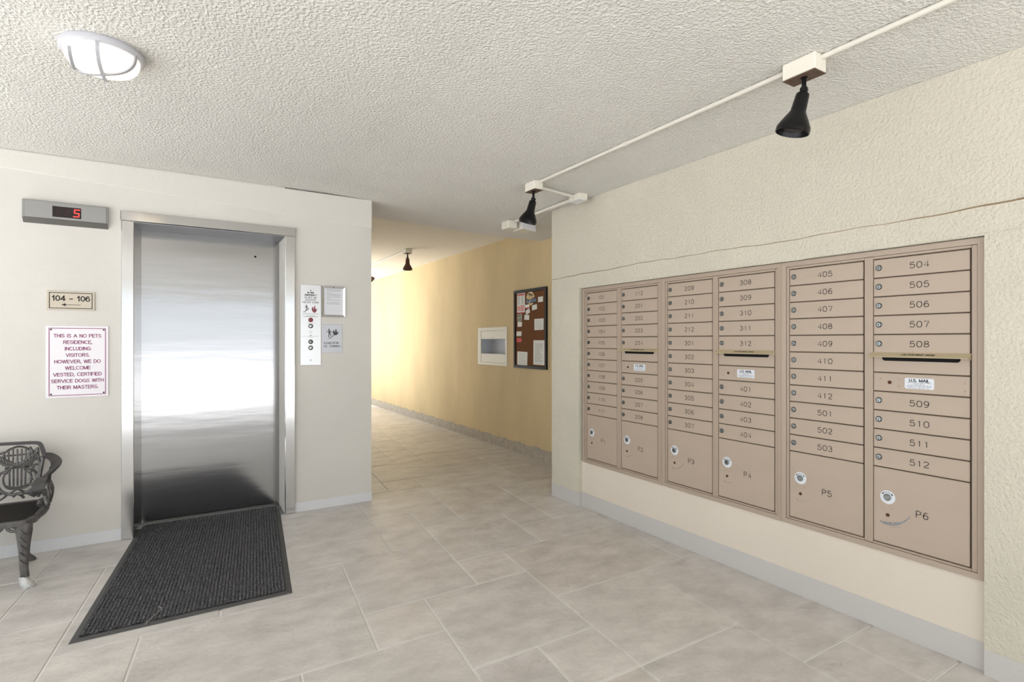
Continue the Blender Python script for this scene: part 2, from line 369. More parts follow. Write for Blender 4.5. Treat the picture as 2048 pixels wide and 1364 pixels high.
struct('baseboard_passage', m, 'base_rough', 'rough whitish band along the foot of the tan wall')

# floor slabs: ashlar grid
def gx(i, y): return -.75+.307*i+SH*(y-3)
def gy(j): return 1.245+.3285*j
seen = [(5,7,4,6),(5,6,3,4),(6,8,2,4),(7,8,4,5),(8,11,3,5),(11,13,3,4),(11,13,4,5),(8,10,1,3),(10,13,0,3),(7,8,1,2),(6,7,0,2),(4,6,1,3),(2,5,3,5),
        (1,2,3,5),(3,5,5,6),(1,3,5,7),(3,4,6,7),(4,6,6,9),(4,6,9,10),(6,7,6,8),(7,8,7,8),(6,8,8,10),(7,9,5,7),(9,10,6,7),(9,11,5,6),(11,13,5,6),(8,10,7,9),
        (10,12,6,9),(8,11,9,11),(7,8,10,11),(7,9,11,13),(9,11,11,12),(11,14,9,12),(0,1,6,8),(0,2,8,10),(-1,1,4,6),(8,10,-1,1),(6,8,-2,0),(10,11,-2,0),(11,13,-1,0),(2,4,1,3),
        (9,11,12,14),(11,14,12,14),(6,7,10,13)]
occ = set(); tiles = []
def claim(t):
    cells = [(i, j) for i in range(t[0], t[1]) for j in range(t[2], t[3])]
    if any(c in occ for c in cells): return False
    occ.update(cells); tiles.append(t); return True
for t in seen: claim(t)
for j in range(-5, 28):
    for i in range(-4, 14):
        if (i, j) in occ or (i < 5 and j > 9): continue
        for w, h in random.sample([(2, 2), (2, 1), (1, 2), (3, 2)], 4)+[(1, 1)]:
            if i+w <= 14 and claim((i, i+w, j, j+h)): break
g = .0040; ch = .0035
for n_, (i0, i1, j0, j1) in enumerate(tiles):
    m = MB(); y0, y1 = gy(j0)+g*1.3, gy(j1)-g*1.3; top = -.0002*random.random()-.0002
    def Q(e, z): return [(gx(i0, y0+e)+g+e, y0+e, z), (gx(i1, y0+e)-g-e, y0+e, z), (gx(i1, y1-e)-g-e, y1-e, z), (gx(i0, y1-e)+g+e, y1-e, z)]
    m.add(Q(0, -.0045)+Q(0, top-.0018)+Q(ch, top), [(0,1,5,4),(1,2,6,5),(2,3,7,6),(3,0,4,7),(4,5,9,8),(5,6,10,9),(6,7,11,10),(7,4,8,11),(8,9,10,11)])
    m.build('floor_slab', 'tile%d' % random.choice([0, 0, 1, 2, 3]), floor)

# ------------------------------------------------------------------ elevator door
D = empty('door_1', (.2, YE, 0), 'closed stainless steel elevator door in a steel frame', None, kind='structure')
YD = 4.62
def skew(x, y): return x+SH*(y-YE)
def jamb(x0, x1, sgn):
    m = MB(); f = YE-.022; bev = .0
    m.cbox(x0, x1, f, YE+.001, 0, JT, .003)
    xi = x1 if sgn < 0 else x0
    e = -.004*sgn
    # reveal going back to the door
    a = (xi, f+.004); b_ = (skew(xi, YD+.03), YD+.03); o = .012*(-1 if sgn < 0 else 1)
    m.prism([a, b_, (b_[0]+o, b_[1]), (a[0]+o, a[1])], 'z', 0, JT)
    return m.build('jamb', 'steel_frame', D, uv=(0, 2))
jamb(-.325, JL, -1); jamb(JR, .741, 1)
m = MB(); m.cbox(-.329, .745, YE-.026, YE+.001, JT, 2.151, .003); m.build('header', 'steel_frame', D, uv=(0, 2))
m = MB(); m.box(JL, .70, YE-.018, YD+.03, JT-.006, JT-.001)
m.build('header_return', 'steel_dull', D)
m = MB(); m.box(-.30, .74, YD, YD+.03, .006, JT-.004)
door = m.build('door_panel', 'steel', D, uv=(0, 2))
m = MB(); disc(m, lambda a, b_: (.50+a, YD-.0012, 1.955+b_), 0, 0, .008); m.build('keyhole', 'slot_black', door)
m = MB(); m.box(-.24, .70, YE-.0, YD+.03, -.004, .004)
for k in range(5): m.box(-.24, .70, YE+.16+k*.02, YE+.17+k*.02, .004, .006)
m.build('sill', 'steel_box', D)
m = MB(); m.box(.672+SH*.13-.003, .672+SH*.13+.002, 4.40, 4.52, 1.32, 1.49); m.build('jamb_plate', 'char', D)

# ------------------------------------------------------------------ mat
mt = empty('floor_mat', (.13, 3.79, 0), 'black ribbed entrance mat with rubber edge in front of elevator', 'mat')
def mx(s, y): return (-.408+.902*s)+ (y-2.965)*.1075
MY0, MY1 = 2.965, 4.60
m = MB(); V = []; F = []
prf = [(0, 0.0006), (.004, .004), (.028, .0075), (.030, .004)]
def loop(ins, z):
    return [(mx(0, MY0+ins)+ins, MY0+ins, z), (mx(1, MY0+ins)-ins, MY0+ins, z), (mx(1, MY1-ins)-ins, MY1-ins, z), (mx(0, MY1-ins)+ins, MY1-ins, z)]
for ins, z in prf: V += loop(ins, z)
for i in range(3): F += [(i*4+k, i*4+(k+1) % 4, i*4+4+(k+1) % 4, i*4+4+k) for k in range(4)]
m.add(V, F); m.build('rubber_border', 'rubber', mt)
m = MB(); nr = 50; per = 7; ny = 150; V = []
for j in range(ny+1):
    y = MY0+.03+(MY1-MY0-.06)*j/ny
    for i in range(nr*per+1):
        s = i/(nr*per); x = mx(0, y)+.03+(.902-.06)*s
        V.append((x, y, .0045+.0085*(abs(math.sin(math.pi*s*nr))**.7)+.0055*(random.random()-.5)))
n = nr*per+1
m.add(V, [(j*n+i, j*n+i+1, (j+1)*n+i+1, (j+1)*n+i) for j in range(ny) for i in range(n-1)])
pile = tag(m.build('ribbed_pile', 'pile', mt), kind='stuff')
m = MB(); m.tube(catmull([(-.09, 3.13, .0125), (-.075, 3.10, .013), (-.09, 3.06, .013), (-.125, 2.99, .012), (-.13, 2.97, .008)]), .0012, 5)
tag(m.build('loose_fibre', 'fibre'), 'pale loose thread lying across the mat front edge', 'thread')

# ------------------------------------------------------------------ floor indicator
ind = empty('floor_indicator', (-.6, YE, 2.016), 'brushed steel elevator floor indicator showing a red 5', 'indicator')
m = MB(); m.prism([(YE, 2.165), (YE-.032, 2.160), (YE-.034, 2.052), (YE, 2.022)], 'x', -.81, -.395); m.build('housing', 'steel_box', ind)
m = MB(); m.cbox(-.80, -.40, YE-.037, YE-.032, 2.052, 2.155, .002); m.build('face_plate', 'steel_box', ind)
m = MB(); m.box(-.668, -.528, YE-.0385, YE-.036, 2.066, 2.132); dsp = m.build('display', 'display', ind)
fn = lambda a, b_: (-.60+a, YE-.0395, 2.099+b_)
def seg(segs, cx, w, h, t):
    m = MB(); s = .12
    def q(a0, b0, a1, b1): m.add([fn(cx+a0+s*b0, b0), fn(cx+a1+s*b0, b0), fn(cx+a1+s*b1, b1), fn(cx+a0+s*b1, b1)], [(0, 1, 2, 3)])
    if 't' in segs: q(-w, h-t, w, h)
    if 'm' in segs: q(-w+t*.4, -t/2, w-t*.4, t/2)
    if 'b' in segs: q(-w, -h, w, -h+t)
    if 'tl' in segs: q(-w, t*.8, -w+t, h-t*1.3)
    if 'tr' in segs: q(w-t, t*.8, w, h-t*1.3)
    if 'bl' in segs: q(-w, -h+t*1.3, -w+t, -t*.8)
    if 'br' in segs: q(w-t, -h+t*1.3, w, -t*.8)
    return m
seg(['t', 'm', 'b', 'tl', 'br'], .050, .015, .024, .0055).build('digit', 'led', dsp)
seg(['t', 'm', 'b', 'tl', 'br', 'tr', 'bl'], .004, .013, .02, .004).build('unlit_digit', 'led_off', dsp)
m = MB(); ribbon(m, fn, [(-.045, -.022), (-.045, .022)], .004); ribbon(m, fn, [(-.056, .01), (-.045, .022), (-.034, .01)], .004); ribbon(m, fn, [(-.056, -.01), (-.045, -.022), (-.034, -.01)], .004)
m.build('unlit_arrow', 'led_off', dsp)

# ------------------------------------------------------------------ signs left of the elevator
sg = empty('direction_sign', (-.582, YE, 1.492), 'small beige sign reading 104 - 106 with a left arrow', 'sign')
m = MB(); m.cbox(-.701, -.463, YE-.008, YE, 1.494, 1.612, .002); m.build('plate', 'sign_tan', sg)
fn = on_back(-.582, 1.553, YE-.0088)
m = MB(); border(m, fn, -.107, .107, -.050, .050, .004); m.build('border', 'ink', sg)
m = MB(); stroke_text(m, fn, '104 - 106', .035, .0058, sx=1.0, sp=.19); m.v = [(p[0], p[1], p[2]+.014) for p in m.v]; m.build('lettering', 'ink', sg)
m = MB(); ribbon(m, fn, [(.048, -.026), (-.03, -.026)], .0025); flat_poly(m, fn, [(-.048, -.026), (-.026, -.035), (-.026, -.017)]); m.build('arrow', 'ink', sg)
sg = empty('notice_sign', (-.55, YE, .944), 'white no pets residence notice with plum border and lettering', 'sign')
m = MB(); m.cbox(-.704, -.393, YE-.006, YE, .945, 1.395, .0015); m.build('plate', 'sign_white', sg)
fn = on_back(-.5485, 1.17, YE-.0066)
m = MB(); border(m, fn, -.142, .142, -.212, .212, .004); m.build('border', 'plum', sg)
m = MB()
for k, s in enumerate(['THIS IS A NO PETS', 'RESIDENCE,', 'INCLUDING', 'VISITORS.', 'HOWEVER, WE DO', 'WELCOME', 'VESTED, CERTIFIED', 'SERVICE DOGS WITH', 'THEIR MASTERS.']):
    f2 = on_back(-.5485, 1.17+.163-.0405*k, YE-.0067); stroke_text(m, f2, s, .0225, .0036, sx=.98)
m.build('lettering', 'plum', sg)
for a in (-.131, .131):
    for b_ in (-.201, .201):
        m = MB(); m.lathe([(.005, 0), (.005, .002), (.003, .003)], 10, Matrix.Translation((-.5485+a, YE-.006, 1.17+b_)) @ Matrix.Rotation(math.pi/2, 4, 'X')); m.build('screw', 'black', sg)

# ------------------------------------------------------------------ call station, notice frame, fire sign
cp = empty('call_station', (.857, YE, 1.114), 'stainless elevator call station with round buttons and fire pictograms', 'call panel')
m = MB(); m.cbox(.781, .934, YE-.005, YE, 1.114, 1.732, .0015); m.build('plate', 'steel_panel', cp)
fn = on_back(.857, 0, YE-.0056)
m = MB()
for s, z, sz, bd in [('IN FIRE', 1.671, .021, .0009), ('EMERGENCY', 1.653, .021, .0009), ('DO NOT USE', 1.634, .021, .0001), ('ELEVATOR', 1.616, .021, .0001), ('USE EXIT STAIRS', 1.597, .0195, .0001)]:
    stroke_text(m, on_back(.857, z, YE-.0056), s, .0135, .0019+bd, sx=.92)
m.build('lettering', 'char', cp)
def flame(m, fn, a, b_, w, h):
    flat_poly(m, fn, [(a-.15*w, b_-.5*h), (a+.15*w, b_-.5*h), (a+.42*w, b_-.25*h), (a+.5*w, b_+.1*h), (a+.3*w, b_-.1*h), (a+.22*w, b_+.0*h), (a+.08*w, b_+.5*h), (a-.06*w, b_+.25*h), (a-.1*w, b_-.1*h), (a-.2*w, b_+.1*h), (a-.32*w, b_+.3*h), (a-.48*w, b_+.05*h), (a-.42*w, b_-.25*h)])
def runner(m, fn, a, b_, h):
    disc(m, fn, a-.06*h, b_+.42*h, .08*h, 10)
    flat_poly(m, fn, [(a-.12*h, b_+.32*h), (a+.06*h, b_+.32*h), (a+.1*h, b_-.05*h), (a-.1*h, b_-.05*h)])
    ribbon(m, fn, [(a-.08*h, b_+.28*h), (a-.24*h, b_+.12*h), (a-.36*h, b_+.1*h)], .06*h); ribbon(m, fn, [(a+.04*h, b_+.28*h), (a+.2*h, b_+.14*h), (a+.2*h, b_+.02*h)], .06*h)
    ribbon(m, fn, [(a+.03*h, b_-.03*h), (a+.14*h, b_-.22*h), (a+.22*h, b_-.28*h)], .09*h); ribbon(m, fn, [(a-.05*h, b_-.03*h), (a-.08*h, b_-.25*h), (a-.08*h, b_-.46*h)], .09*h)
def stairs(m, fn, a, b_, n, s, w, up=1):
    pts = [(a-1.5*s, b_)]; x, y = a, b_
    pts.append((x, y))
    for k in range(n): y += s*.8; pts.append((x, y)); x += s; pts.append((x, y))
    for i in range(len(pts)-1): ribbon(m, fn, [pts[i], pts[i+1]], w)
m = MB(); f1 = on_back(.827, 1.550, YE-.0056); runner(m, f1, 0, .006, .045); stairs(m, f1, -.010, -.026, 3, .010, .004); m.build('stair_pictogram', 'char', cp)
m = MB(); flame(m, on_back(.884, 1.548, YE-.0056), 0, 0, .042, .058); m.build('flame_pictogram', 'red_dk', cp)
m = MB()
for z, w in [(1.511, .11), (1.505, .12), (1.493, .06), (1.488, .115), (1.485, .10), (1.437, .055), (1.335, .12), (1.328, .03)]:
    k = -w/2
    while k < w/2:
        l = .004+.008*random.random(); rect(m, on_back(.857+k, z, YE-.0055), 0, l, 0, .0022); k += l+.0025
tag(m.build('engraved_lines', 'ink_grey', cp), kind='stuff')
for z, mt_, rim_ in [(1.462, 'red_dk', 'red_dk'), (1.415, 'steel_panel', 'char'), (1.294, 'steel_box', 'char'), (1.248, 'steel_panel', 'char')]:
    M = Matrix.Translation((.857, YE-.005, z)) @ Matrix.Rotation(math.pi/2, 4, 'X')
    m = MB(); m.lathe([(.0175, 0), (.0175, .003), (.0135, .004), (.013, .002)], 24, M); bt = m.build('button', rim_, cp, smooth=True)
    m = MB(); m.lathe([(.0115, 0), (.0115, .004), (.010, .005), (.001, .0052)], 20, M); m.build('button_cap', mt_, bt, smooth=True)
m = MB()
for k in range(8): disc(m, fn, .0095*math.cos(k*math.pi/4+.4), 1.368+.0095*math.sin(k*math.pi/4+.4), .0018, 8)
disc(m, fn, 0, 1.368, .0018, 8)
tag(m.build('speaker_holes', 'ink', cp), kind='stuff')
for z in (1.688, 1.343, 1.153):
    m = MB(); disc(m, fn, 0, z, .0042, 10); m.build('key_hole', 'black', cp)
nf = empty('framed_certificate', (1.027, YE, 1.485), 'silver framed printed certificate beside the elevator call buttons', 'frame')
fx0, fx1, fz0, fz1 = .938, 1.118, 1.487, 1.729
m = MB()
for pts in ([(fx0, fz1), (fx1, fz1), (fx1-.018, fz1-.018), (fx0+.018, fz1-.018)], [(fx0, fz0), (fx0+.018, fz0+.018), (fx1-.018, fz0+.018), (fx1, fz0)],
            [(fx0, fz0), (fx0, fz1), (fx0+.018, fz1-.018), (fx0+.018, fz0+.018)], [(fx1, fz0), (fx1-.018, fz0+.018), (fx1-.018, fz1-.018), (fx1, fz1)]):
    V = [(p[0], YE, p[1]) for p in pts]+[(p[0], YE-.012 if (p[0] in (fx0, fx1)) else YE-.006, p[1]) for p in pts]
    m.add(V, [(3, 2, 1, 0), (4, 5, 6, 7)]+[(i, (i+1) % 4, 4+(i+1) % 4, 4+i) for i in range(4)])
m.build('frame_moulding', 'steel_panel', nf)
m = MB(); m.box(fx0+.016, fx1-.016, YE-.003, YE-.001, fz0+.016, fz1-.016); sh = m.build('sheet', 'paper_grey', nf)
m = MB()
for k, (l, z) in enumerate([(1, .093), (1, .084), (.45, .071), (1, .060), (1, .05), (1, .039), (.3, .028), (1, .016), (.9, -.002), (1, -.012)]): rect(m, on_back(.975, 1.602+z*1.05, YE-.0036), 0, .108*l, 0, .0026)
m.build('print_lines', 'paper_lines', sh)
m = MB(); rect(m, on_back(1.078, 1.508, YE-.0037), 0, .02, 0, .018); m.build('sticker', 'paper', sh)
for z in (fz1-.009, fz0+.006):
    m = MB(); disc(m, on_back(1.028, z, YE-.0105), 0, 0, .004 if z > 1.6 else .002, 10); m.build('screw', 'black', nf)
fs = empty('fire_sign', (1.019, YE, 1.209), 'silver fire stairway sign with running figure and flame', 'sign')
m = MB(); m.cbox(.942, 1.096, YE-.004, YE, 1.209, 1.431, .001); m.build('plate', 'sign_silver', fs)
fn = on_back(1.019, 1.32, YE-.0047)
m = MB(); runner(m, fn, -.022, .042, .068); m.build('figure', 'char', fs)
m = MB(); stairs(m, fn, -.012, .002, 3, .0135, .004); m.build('stairs', 'char', fs)
m = MB(); flame(m, fn, .025, .052, .048, .052); m.build('flame', 'char', fs)
for t_, x_, z_, w_ in (('II CASE OF FIR', 1.012, 1.284, .88), ('US', .967, 1.259, .95), ('STAIRWAY', 1.041, 1.259, .92)):
    m = MB(); stroke_text(m, on_back(x_, z_, YE-.0047), t_, .0150, .0025, sx=w_); m.build('lettering', 'char', fs)

# ------------------------------------------------------------------ mailboxes
GL = {'0': [[(.5,1),(.2,.95),(.02,.7),(.02,.3),(.2,.05),(.5,0),(.8,.05),(.98,.3),(.98,.7),(.8,.95),(.5,1)]],
 '1': [[(.3,.84),(.55,1),(.55,0)]],
 '2': [[(.04,.78),(.15,.95),(.45,1),(.8,.93),(.92,.75),(.8,.52),(.02,0),(1,0)]],
 '3': [[(.08,.85),(.3,.98),(.6,1),(.88,.85),(.85,.62),(.45,.53)],[(.45,.53),(.85,.47),(.98,.25),(.8,.04),(.45,0),(.15,.05),(.02,.2)]],
 '4': [[(.78,0),(.78,1),(0,.27),(1,.27)]],
 '5': [[(.9,1),(.2,1),(.1,.56),(.45,.64),(.82,.58),(.98,.33),(.82,.07),(.45,0),(.12,.06),(.0,.2)]],
 '6': [[(.85,.92),(.55,1),(.25,.88),(.05,.5),(.04,.25),(.2,.05),(.5,0),(.82,.06),(.96,.3),(.82,.54),(.5,.6),(.2,.53),(.05,.3)]],
 '7': [[(.02,1),(1,1),(.42,0)]],
 '8': [[(.5,.54),(.15,.65),(.12,.88),(.5,1),(.88,.88),(.85,.65),(.5,.54),(.1,.42),(.04,.14),(.5,0),(.96,.14),(.9,.42),(.5,.54)]],
 '9': [[(.12,.08),(.45,0),(.78,.14),(.95,.5),(.95,.75),(.8,.95),(.5,1),(.18,.94),(.04,.7),(.18,.46),(.5,.4),(.8,.47),(.95,.7)]],
 'P': [[(.06,0),(.06,1),(.6,1),(.9,.92),(.98,.76),(.9,.58),(.6,.5),(.06,.5)]]}
def number_mesh(s, h=.0242, w=.0180, pitch=.0258, t=.0030):
    m = MB(); a0 = -pitch*(len(s)-1)/2
    for k, c in enumerate(s):
        for st in GL[c]:
            P = [(a0+k*pitch+(x-.5)*w, (y-.5)*h) for x, y in st]
            if c not in '147': P = [(v.x, v.y) for v in catmull([(p[0], p[1], 0) for p in P], 3)]
            ribbon(m, lambda a, b_: (0, -a, b_), P, t)
    me = m.mesh('number'); me.materials.append(MATS['ink']); return me
def simple_mesh(m, name, mt, smooth=False):
    me = m.mesh(name); me.materials.append(MATS[mt])
    import bmesh
    bm = bmesh.new(); bm.from_mesh(me); bmesh.ops.recalc_face_normals(bm, faces=bm.faces); bm.to_mesh(me); bm.free()
    if smooth: me.polygons.foreach_set('use_smooth', [True]*len(me.polygons)); me.set_sharp_from_angle(angle=math.radians(35))
    return me
RX = Matrix.Rotation(-math.pi/2, 4, 'Y')     # local z -> -x (out of the mailbox wall)
m = MB(); m.lathe([(.0132, 0), (.0132, .003), (.0120, .0045), (.0098, .0034), (.0092, .0056), (.0005, .0060)], 18, RX); LOCK = simple_mesh(m, 'lock', 'chrome', True)
m = MB(); rect(m, lambda a, b_: (-.0064, -a, b_), -.0013, .0013, -.006, .003); ring(m, lambda a, b_: (-.0050, -a, b_), 0, 0, .0096, .0116, 18); KEYSLOT = simple_mesh(m, 'key_slot', 'ink')
m = MB(); m.lathe([(.0048, 0), (.0042, .002), (.0018, .0032), (.0002, .0034)], 10, RX); RIVET = simple_mesh(m, 'rivet', 'rivet', True)
m = MB(); m.lathe([(.0078, 0), (.0078, .0015), (.0062, .0018)], 14, RX); PLUG = simple_mesh(m, 'plugged_hole', 'rust', True)
m = MB(); m.lathe([(.0305, 0), (.0305, .001), (.030, .0015), (.0005, .0015)], 28, RX); PDISC = simple_mesh(m, 'open_disc', 'label', True)
m = MB(); m.lathe([(.0145, 0), (.0145, .006), (.0125, .008), (.011, .0065), (.0005, .0065)], 20, RX); PLOCK = simple_mesh(m, 'parcel_lock', 'chrome', True)
m = MB(); f_ = lambda a, b_: (-.0021, -a, b_)
for k, c in enumerate('OPEN'):
    an = math.radians(90+27-18*k); v, fc = text_geo(c, .0105)
    m.add([f_(.0215*math.cos(an)+p[0]*math.sin(an)+p[1]*math.cos(an), .0215*math.sin(an)-p[0]*math.cos(an)+p[1]*math.sin(an)) for p in v], fc)
POPEN = simple_mesh(m, 'open_lettering', 'ink_grey')
m = MB()
for s_ in (1, -1):
    ring(m, f_, 0, 0, .0205, .0255, 6, math.radians(90+s_*42), math.radians(90+s_*62))
PARR = simple_mesh(m, 'arrow', 'black')
ZT, PIT = 1.671, .08545
door_cache = {}
def door_mesh(w, h):
    k = (round(w, 4), round(h, 4))
    if k not in door_cache:
        m = MB(); m.cbox(0, .008, -w/2, w/2, -h/2, h/2, .0026); me = m.mesh('mailbox_door'); me.materials.append(MATS['mail']); door_cache[k] = me
    return door_cache[k]
def add_door(root, name, y0, y1, z0, z1, gap=.0022):
    w, h = (y0-y1)-.006, (z1-z0)-2*gap
    return inst(name, door_mesh(w, h), root, (XM, (y0+y1)/2+.003, (z0+z1)/2))
def scuff(d, cy, cz, n):
    # arc-shaped scrape left by a swinging key
    m = MB(); fn = lambda a, b_: (XM-.0006, cy-a, cz+b_)
    if n >= 2:
        a1 = {2: 40, 3: 62, 4: 25, 5: 42, 6: 62}[n]; w0 = {2: .0016, 3: .002, 4: .0014, 5: .0014, 6: .014}[n]
        R = .105 if n == 6 else .085
        P = [(R*math.sin(math.radians(t))-.005, R-R*math.cos(math.radians(t))-.004) for t in [(-14+(a1+14)*k/16) for k in range(17)]]
        if n == 6:
            V = []
            for i, (a, b_) in enumerate(P):
                w = w0*(.45+.55*math.sin(math.pi*min(1, i/14+.12)))*(1+.25*random.random()); V += [fn(a, b_+w*.5), fn(a, b_-w*.5)]
            m.add(V, [(2*i, 2*i+1, 2*i+3, 2*i+2) for i in range(16)])
            ribbon(m, fn, [(a+.006, b_-.014) for a, b_ in P[4:10]], .0015)
        else: ribbon(m, fn, P, w0)
    for a in (-.018, .018): disc(m, fn, a, 0, .006, 7, .0035)
    m.build('scuff_mark', 'scuff' if n in (5, 6) else 'ink_grey', d)
def mail_unit(yl, yr, cols, nums_l, nums_r, pn, label):
    U = empty('mailbox_unit', (XM, (yl+yr)/2, .354), label, 'mailbox', 'tan mailbox units in the wall')
    m = MB(); m.box(XM+.010, XM+.135, yr+.002, yl-.002, .360, 1.706); m.build('cabinet', 'mail_dark', U)
    # trim frame with mitred corners
    m = MB(); w = .024
    O = [(yl-.0005, .354), (yr+.0005, .354), (yr+.0005, 1.709), (yl-.0005, 1.709)]; I = [(yl-w, .354+w), (yr+w, .354+w), (yr+w, 1.709-w), (yl-w, 1.709-w)]
    for k in range(4):
        a, b_, c, d = O[k], O[(k+1) % 4], I[(k+1) % 4], I[k]
        sh_ = .0004
        V = [(XM-.009, *a), (XM-.009, *b_), (XM-.007, *c), (XM-.007, *d), (XM+.012, *a), (XM+.012, *b_), (XM+.012, *c), (XM+.012, *d)]
        mm = MB(); mm.add(V, [(0, 1, 2, 3), (7, 6, 5, 4), (0, 4, 5, 1), (1, 5, 6, 2), (2, 6, 7, 3), (3, 7, 4, 0)]); mm.build('trim', 'mail_frame', U)
    # inner lip and mullion
    m = MB(); l = yl-w-.0015; r = yr+w+.0015; zb, zt = .354+w+.0015, 1.709-w-.0015
    c0, c1 = cols
    for (ya, yb) in ((l, c0[0]+.0015), (c0[1]-.0015, c1[0]+.0015), (c1[1]-.0015, r)): m.cbox(XM-.004, XM+.012, min(ya, yb), max(ya, yb), zb, zt, .001)
    for (ca, cb) in (c0, c1):
        m.box(XM-.003, XM+.012, cb, ca, ZT+.002, zt); m.box(XM-.003, XM+.012, cb, ca, zb, .389-.001)
    m.build('face_frame', 'mail_frame', U)
    for ci, (ya, yb) in enumerate(cols):
        yc = (ya+yb)/2
        rows = [(k, s) for k, s in enumerate(nums_l)] if ci == 0 else [(k if k < 5 else k+2, s) for k, s in enumerate(nums_r)]
        for k, s in rows:
            z1 = ZT-PIT*k; z0 = z1-PIT; d = add_door(U, 'mailbox_door', ya, yb, z0, z1)
            lk = (XM, ya-.023, (z0+z1)/2+.002)
            inst('lock', LOCK, d, lk); inst('key_slot', KEYSLOT, d, lk)
            inst('number', number_mesh(s), d, (XM-.0006, yc, (z0+z1)/2))
        if ci == 1:
            z1 = ZT-5*PIT; z0 = z1-PIT; d = add_door(U, 'outgoing_mail_panel', ya, yb, z0, z1)
            m = MB(); fn = on_right(yc, 0, XM-.0007); sw = (ya-yb)*.40
            flat_poly(m, fn, [(-sw, 1.236), (-sw, 1.219), (-sw+.008, 1.2115), (sw-.008, 1.2115), (sw, 1.219), (sw, 1.236)]); m.build('slot', 'slot_black', d)
            m = MB(); hl, hr = ya+.006, yb-.0
            m.add([(XM, hl, 1.2495), (XM, hr, 1.2495), (XM-.034, hr+.002, 1.2305), (XM-.034, hl-.002, 1.2305), (XM, hl, 1.2470), (XM, hr, 1.2470), (XM-.034, hr+.002, 1.2280), (XM-.034, hl-.002, 1.2280)],
                  [(0, 1, 2, 3), (4, 5, 6, 7), (0, 1, 5, 4), (1, 2, 6, 5), (2, 3, 7, 6), (3, 0, 4, 7)])
            for yy in (hl-.002, hr+.002):
                m.add([(XM, yy-.001, 1.2495), (XM-.034, yy-.001, 1.2300), (XM-.034, yy-.001, 1.2270), (XM, yy-.001, 1.222), (XM, yy+.001, 1.2495), (XM-.034, yy+.001, 1.2300), (XM-.034, yy+.001, 1.2270), (XM, yy+.001, 1.222)],
                      [(0, 1, 2, 3), (7, 6, 5, 4), (0, 4, 5, 1), (1, 5, 6, 2), (2, 6, 7, 3), (3, 7, 4, 0)])
            hd = m.build('hood', 'mail_hood', d)
            m = MB(); stroke_text(m, lambda a, b_: (XM-.017+b_*.87, yc-a, 1.2404+b_*.5), 'OUTGOING MAIL', .0135, .0026, sx=1.02, shear=.3); m.build('lettering', 'ink', hd)
            z1 = ZT-6*PIT; z0 = z1-PIT; d = add_door(U, 'service_door', ya, yb, z0, z1); zm = (z0+z1)/2
            inst('plugged_hole', PLUG, d, (XM, ya-.066, zm))
            for yy, zz in ((ya-.031, zm+.016), (ya-.031, zm-.016), (ya-.103, zm+.016), (ya-.103, zm-.016), (yb+.022, zm+.014), (yb+.022, zm-.02)): inst('rivet', RIVET, d, (XM, yy, zz))
            m = MB(); fn = on_right(ya-.179, zm+.001, XM-.0008); c = .004
            flat_poly(m, fn, [(-.054+c, -.023), (.054-c, -.023), (.054, -.023+c), (.054, .023-c), (.054-c, .023), (-.054+c, .023), (-.054, .023-c), (-.054, -.023+c)])
            lb = m.build('sticker', 'label', d)
            m = MB(); stroke_text(m, on_right(ya-.179, zm+.0140, XM-.0014), 'U.S. MAIL', .0135, .0026, sx=1.1); m.build('lettering', 'ink', d)
            m = MB(); fn = on_right(ya-.179, zm, XM-.0014)
            for zz, w_ in ((.004, .088), (-.001, .04), (-.007, .085), (-.012, .095), (-.018, .08)):
                a = -w_/2
                while a < w_/2: q = .005+.008*random.random(); rect(m, fn, a, min(a+q, w_/2), zz-.001, zz+.0008); a += q+.003
            m.build('print_lines', 'ink_grey', d)
        d = add_door(U, 'parcel_door', ya, yb, .389, ZT-11*PIT)
        n = pn+ci
        pz = {1: .596, 2: .600, 3: .600, 4: .598, 5: .600, 6: .601}[n]; py = ya-.058
        inst('open_disc', PDISC, d, (XM, py, pz)); inst('parcel_lock', PLOCK, d, (XM-.0015, py, pz)); inst('open_lettering', POPEN, d, (XM, py, pz)); inst('arrow', PARR, d, (XM, py, pz))
        inst('plugged_hole', PLUG, d, (XM, py, pz-.080))
        for dy, dz in ((.019, -.046), (-.019, -.046), (.019, -.113), (-.019, -.113)): inst('rivet', RIVET, d, (XM, py+dy, pz+dz))
        scuff(d, py, pz-.114, n)
        inst('number', number_mesh('P%d' % n, .027, .018, .026), d, (XM-.0012, ya-.19, pz-.046))
    return U
R = lambda a, b_: [str(k) for k in range(a, b_+1)]
mail_unit(3.321, 2.499, ((3.274, 2.933), (2.890, 2.542)), R(101, 111), ['112']+R(201, 208), 1, 'tan mailbox unit with doors 101 to 208, parcel lockers P1 and P2')
mail_unit(2.499, 1.674, ((2.459, 2.109), (2.069, 1.714)), R(209, 212)+R(301, 307), R(308, 312)+R(401, 404), 3, 'tan mailbox unit with doors 209 to 404, parcel lockers P3 and P4')
mail_unit(1.674, .832, ((1.635, 1.274), (1.236, .877)), R(405, 412)+R(501, 503), R(504, 512), 5, 'tan mailbox unit with doors 405 to 512, parcel lockers P5 and P6')

